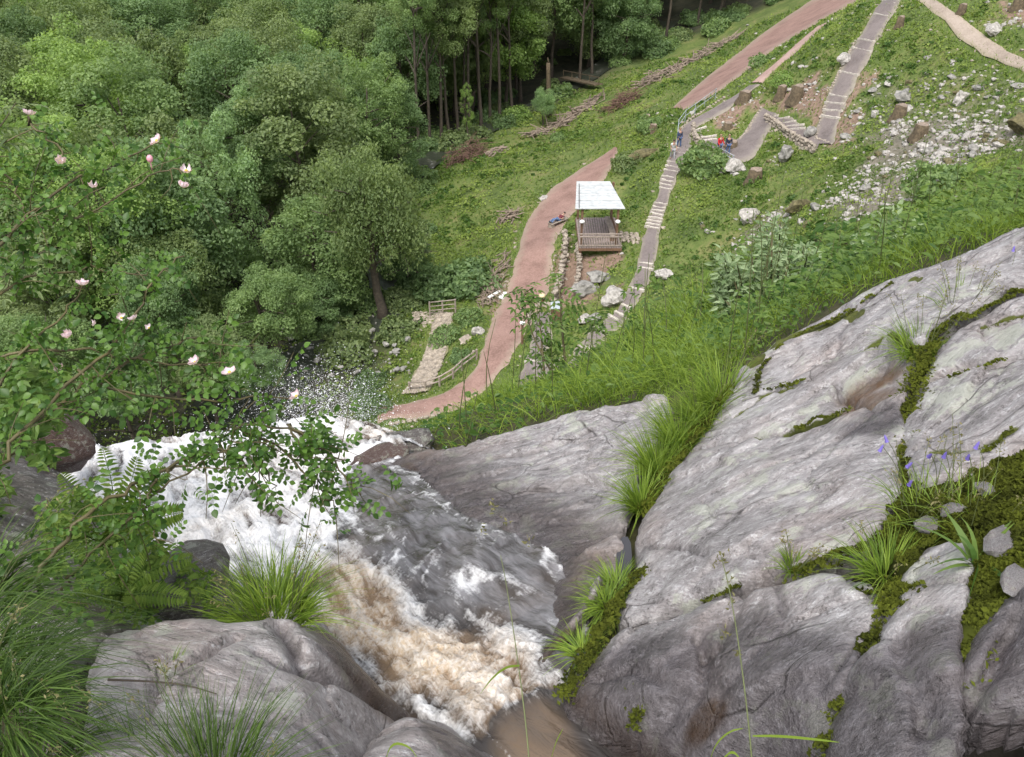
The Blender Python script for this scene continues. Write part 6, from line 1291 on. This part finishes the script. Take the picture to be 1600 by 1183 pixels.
for i, (a, b_, d, cup, npet, sc_, lab) in enumerate([(45, 180, 2.8, 1, 5, 1., None), (246, 221, 2.8, 0, 5, 1.05, None), (94, 254, 2.7, 2, 5, .95, None), (291, 268, 2.7, 1, 4, 1., 'half-shed rose with gaps between its petals'), (285, 293, 2.7, 2, 5, .9, None), (145, 292, 2.7, 2, 4, .8, None), (128, 446, 2.65, 1, 5, .95, None), (108, 526, 2.6, 2, 5, .9, None), (146, 508, 2.65, 2, 2, .7, 'remains of a rose with two petals left'), (190, 497, 2.62, 1, 3, .75, None), (208, 500, 2.62, 1, 3, .75, None), (306, 567, 2.7, 1, 5, 1., None), (359, 583, 2.75, 0, 5, 1.1, None), (464, 620, 2.75, 1, 4, 1., None), (95, 578, 2.9, 2, 4, .9, None), (233, 513, 2.7, 2, 2, .6, None)]):
    p = PD(a, b_, d - .3) - ro; sc_ *= .74; bm_ = MB(); bm_.ball((0, 0, .004), (.006, .006, .005), 8, 5); fl_ = link('flower', bm_.me('flower_centre', simple('stamens', (.6, .45, .08), .7), True), p, rose, (random.uniform(-.5, .5), random.uniform(-.6, .6), random.uniform(0, 6.28)), sc_)
    if lab: fl_['label'] = lab
    for k_ in range(npet): link('petal', PT[(i + k_) % 3 * 1 if False else (cup + 3 * (k_ % 2))], None, fl_, (0, random.uniform(-.15, .15), k_ * 1.2566 + random.uniform(-.12, .12)))
b = MB(); b.ball((0, 0, 0), (.0085, .0085, .0105), 9, 7); b.tube([(0, 0, -.010), (-.005, .01, -.04)], [.0015, .001], 5); link('bud', b.me('bud', pink, True), PD(234, 248, 2.5) - ro, rose)
# rowan leaves at the far left
leafy_plant('rowan_branch', 'blue-green feathery rowan twig at the upper left edge above the roses', 'branch', PD(-30, 230, 3.4), [ln([(-40, 240, 3.4), (0, 200, 3.4), (25, 160, 3.4)]), ln([(-40, 250, 3.4), (20, 215, 3.4), (55, 200, 3.4)])], .035, 'crown', 9, .3, .004, 'cane', 6, .14, .2)
leafy_plant('rowan_branch', 'blue-green feathery rowan twig among the rose canes at mid left', 'branch', PD(20, 440, 3.4), [ln([(-20, 450, 3.4), (50, 400, 3.4), (90, 385, 3.4)])], .035, 'crown', 9, .3, .004, 'cane', 6, .14, .1)

# ------------------------------------------------------------------ single stalks and flowers in front
def stalk(label, pts, r, leafs=(), heads=(), nm='grass_stalk'):
    P = chaikin(np.array(ln(pts)), 2, False); o = P[0]; t = thing(nm, label, 'grass stalk', o); b = MB(); b.tube(P - o, np.linspace(r, r * .4, len(P)), 5); link('stem', b.me('stem', M['stalk'], True), None, t)
    for lf in leafs:
        Q = chaikin(np.array(ln(lf)), 2, False) - o; n = len(Q); wd = np.sin(np.linspace(.5, 3.12, n)) * .0055; q = np.stack([Q - np.array([0, .3, 1])[None] * wd[:, None] * .5, Q + np.array([0, .3, 1])[None] * wd[:, None] * .5], 1).reshape(-1, 3); i = np.arange(n - 1) * 2
        link('blade', mesh('blade', q, np.stack([i, i + 1, i + 3, i + 2], 1), M['grass'], True, {'tint': np.full(len(q), .7)}), None, t)
    for a, b_, d, s, n in heads:
        c = PD(a, b_, d) - o + rng.normal(0, 1, (n, 3)) * np.array([s, s, s * 1.3]); v, f = leaves6(c, rng.normal(0, 1, (n, 3)) + np.array([0, 0, .8]), rng.normal(0, 1, (n, 3)), .009 * rng.uniform(.7, 1.4, n), .4); link('spikelet', mesh('spikelet', v, f, M['drygrass'], False, {'tint': np.repeat(rng.uniform(0, .6, n), 6)}), None, t)
stalk('long thin dark grass stalk rising from the bottom edge over the brown water', [(830, 1230, 1.7), (822, 1130, 1.75), (806, 1010, 1.8), (790, 905, 1.85), (782, 868, 1.86)], .0016, [[(812, 1040, 1.78), (790, 1042, 1.76), (768, 1060, 1.75), (750, 1085, 1.74)], [(860, 1190, 1.7), (868, 1160, 1.7), (880, 1138, 1.7)]], [(770, 792, 1.9, .006, 14), (793, 818, 1.9, .005, 8), (752, 828, 1.9, .006, 10), (826, 848, 1.9, .005, 8)])
stalk('tall grass stalk with green seed heads and one long sideways blade at the bottom right', [(1178, 1230, 1.7), (1170, 1130, 1.72), (1155, 1010, 1.75), (1140, 920, 1.78), (1125, 862, 1.8)], .0018, [[(1176, 1150, 1.7), (1220, 1150, 1.68), (1280, 1156, 1.66), (1312, 1160, 1.66)], [(1105, 1210, 1.7), (1115, 1165, 1.7), (1140, 1142, 1.7), (1162, 1138, 1.7)], [(1130, 1185, 1.7), (1145, 1172, 1.7), (1160, 1190, 1.7)]], [(1126, 872, 1.8, .007, 24), (1137, 905, 1.79, .004, 9), (1142, 940, 1.78, .004, 9), (1132, 992, 1.77, .006, 12), (1152, 1020, 1.76, .004, 8)])
stalk('short bright blade curling up at the bottom edge by the small boulder', [(600, 1220, 1.7), (604, 1180, 1.7)], .001, [[(600, 1200, 1.7), (610, 1160, 1.7), (640, 1165, 1.7), (655, 1190, 1.7)]])
for i, (a, b_, a0, b0_) in enumerate([(1455, 710, 1462, 775), (1478, 708, 1480, 785), (1514, 711, 1516, 790), (1529, 692, 1535, 780), (1424, 724, 1432, 790), (1379, 697, 1415, 780), (1424, 752, 1430, 800), (1585, 386, 1580, 420), (1383, 682, 1410, 760)]):
    base = nR(a0, b0_); dd = base @ np.array([0, CP, -SP]); top = PD(a, b_, dd - .06); t = thing('bellflower', ['leftmost bellflower of the row of three over the right slab', 'middle bellflower of the row of three over the right slab', 'rightmost bellflower of the row of three over the right slab', 'bellflower a little above the row of three', 'bellflower above the mossy crack', 'bellflower leaning left over the pale slab', 'lowest bellflower beside the mossy crack', 'lone bellflower at the far upper right edge of the slabs', 'small bellflower leaning left above another one'][i] + ', purple', 'flower', base)
    b = MB(); P = chaikin(np.array([base, (base + top) / 2 + np.array([.005, 0, .02]), top]) - base, 2, False); b.tube(P, .0009, 4); link('stem', b.me('stem', M['stalk']), None, t)
    b = MB(); b.tube([(0, 0, .004), (0, 0, -.003), (0, 0, -.012), (0, 0, -.017)], [.0012, .0036, .0042, .006], 10, cap=False); o = link('bell', b.me('bell', M['bell'], True), top - base, t, (random.uniform(-.5, .5), random.uniform(-.5, .5), 0))
# dead leaf and twig lying on the left boulder, puddle in the crack
b = MB(); P = chaikin(np.array([nL(170, 1068), nL(230, 1070), nL(290, 1075), nL(340, 1090)]) + np.array([0, 0, .012]), 2, False); b.tube(P - P[0], np.linspace(.003, .0012, len(P)), 5)
thing('twig', 'thin dark twig lying across the left boulder', 'twig', P[0], 0, None, b.me('twig', M['bark'], True))
m, nt, p = mat('puddle_water'); p.inputs['Base Color'].default_value = (.05, .05, .055, 1); p.inputs['Roughness'].default_value = .05; M['puddle'] = m
k = N(nt); nt.links.new(k.bump(k.noise(k.co(), 40), .05, .002), p.inputs['Normal'])
pp = chaikin(near([(968, 845), (985, 838), (990, 860), (985, 885), (968, 895), (962, 870)], RH), 1); pp[:, 2] = pp[:, 2].mean() - .035
link('puddle', mesh('puddle', pp, np.array([np.arange(len(pp))]), m), kind='structure')
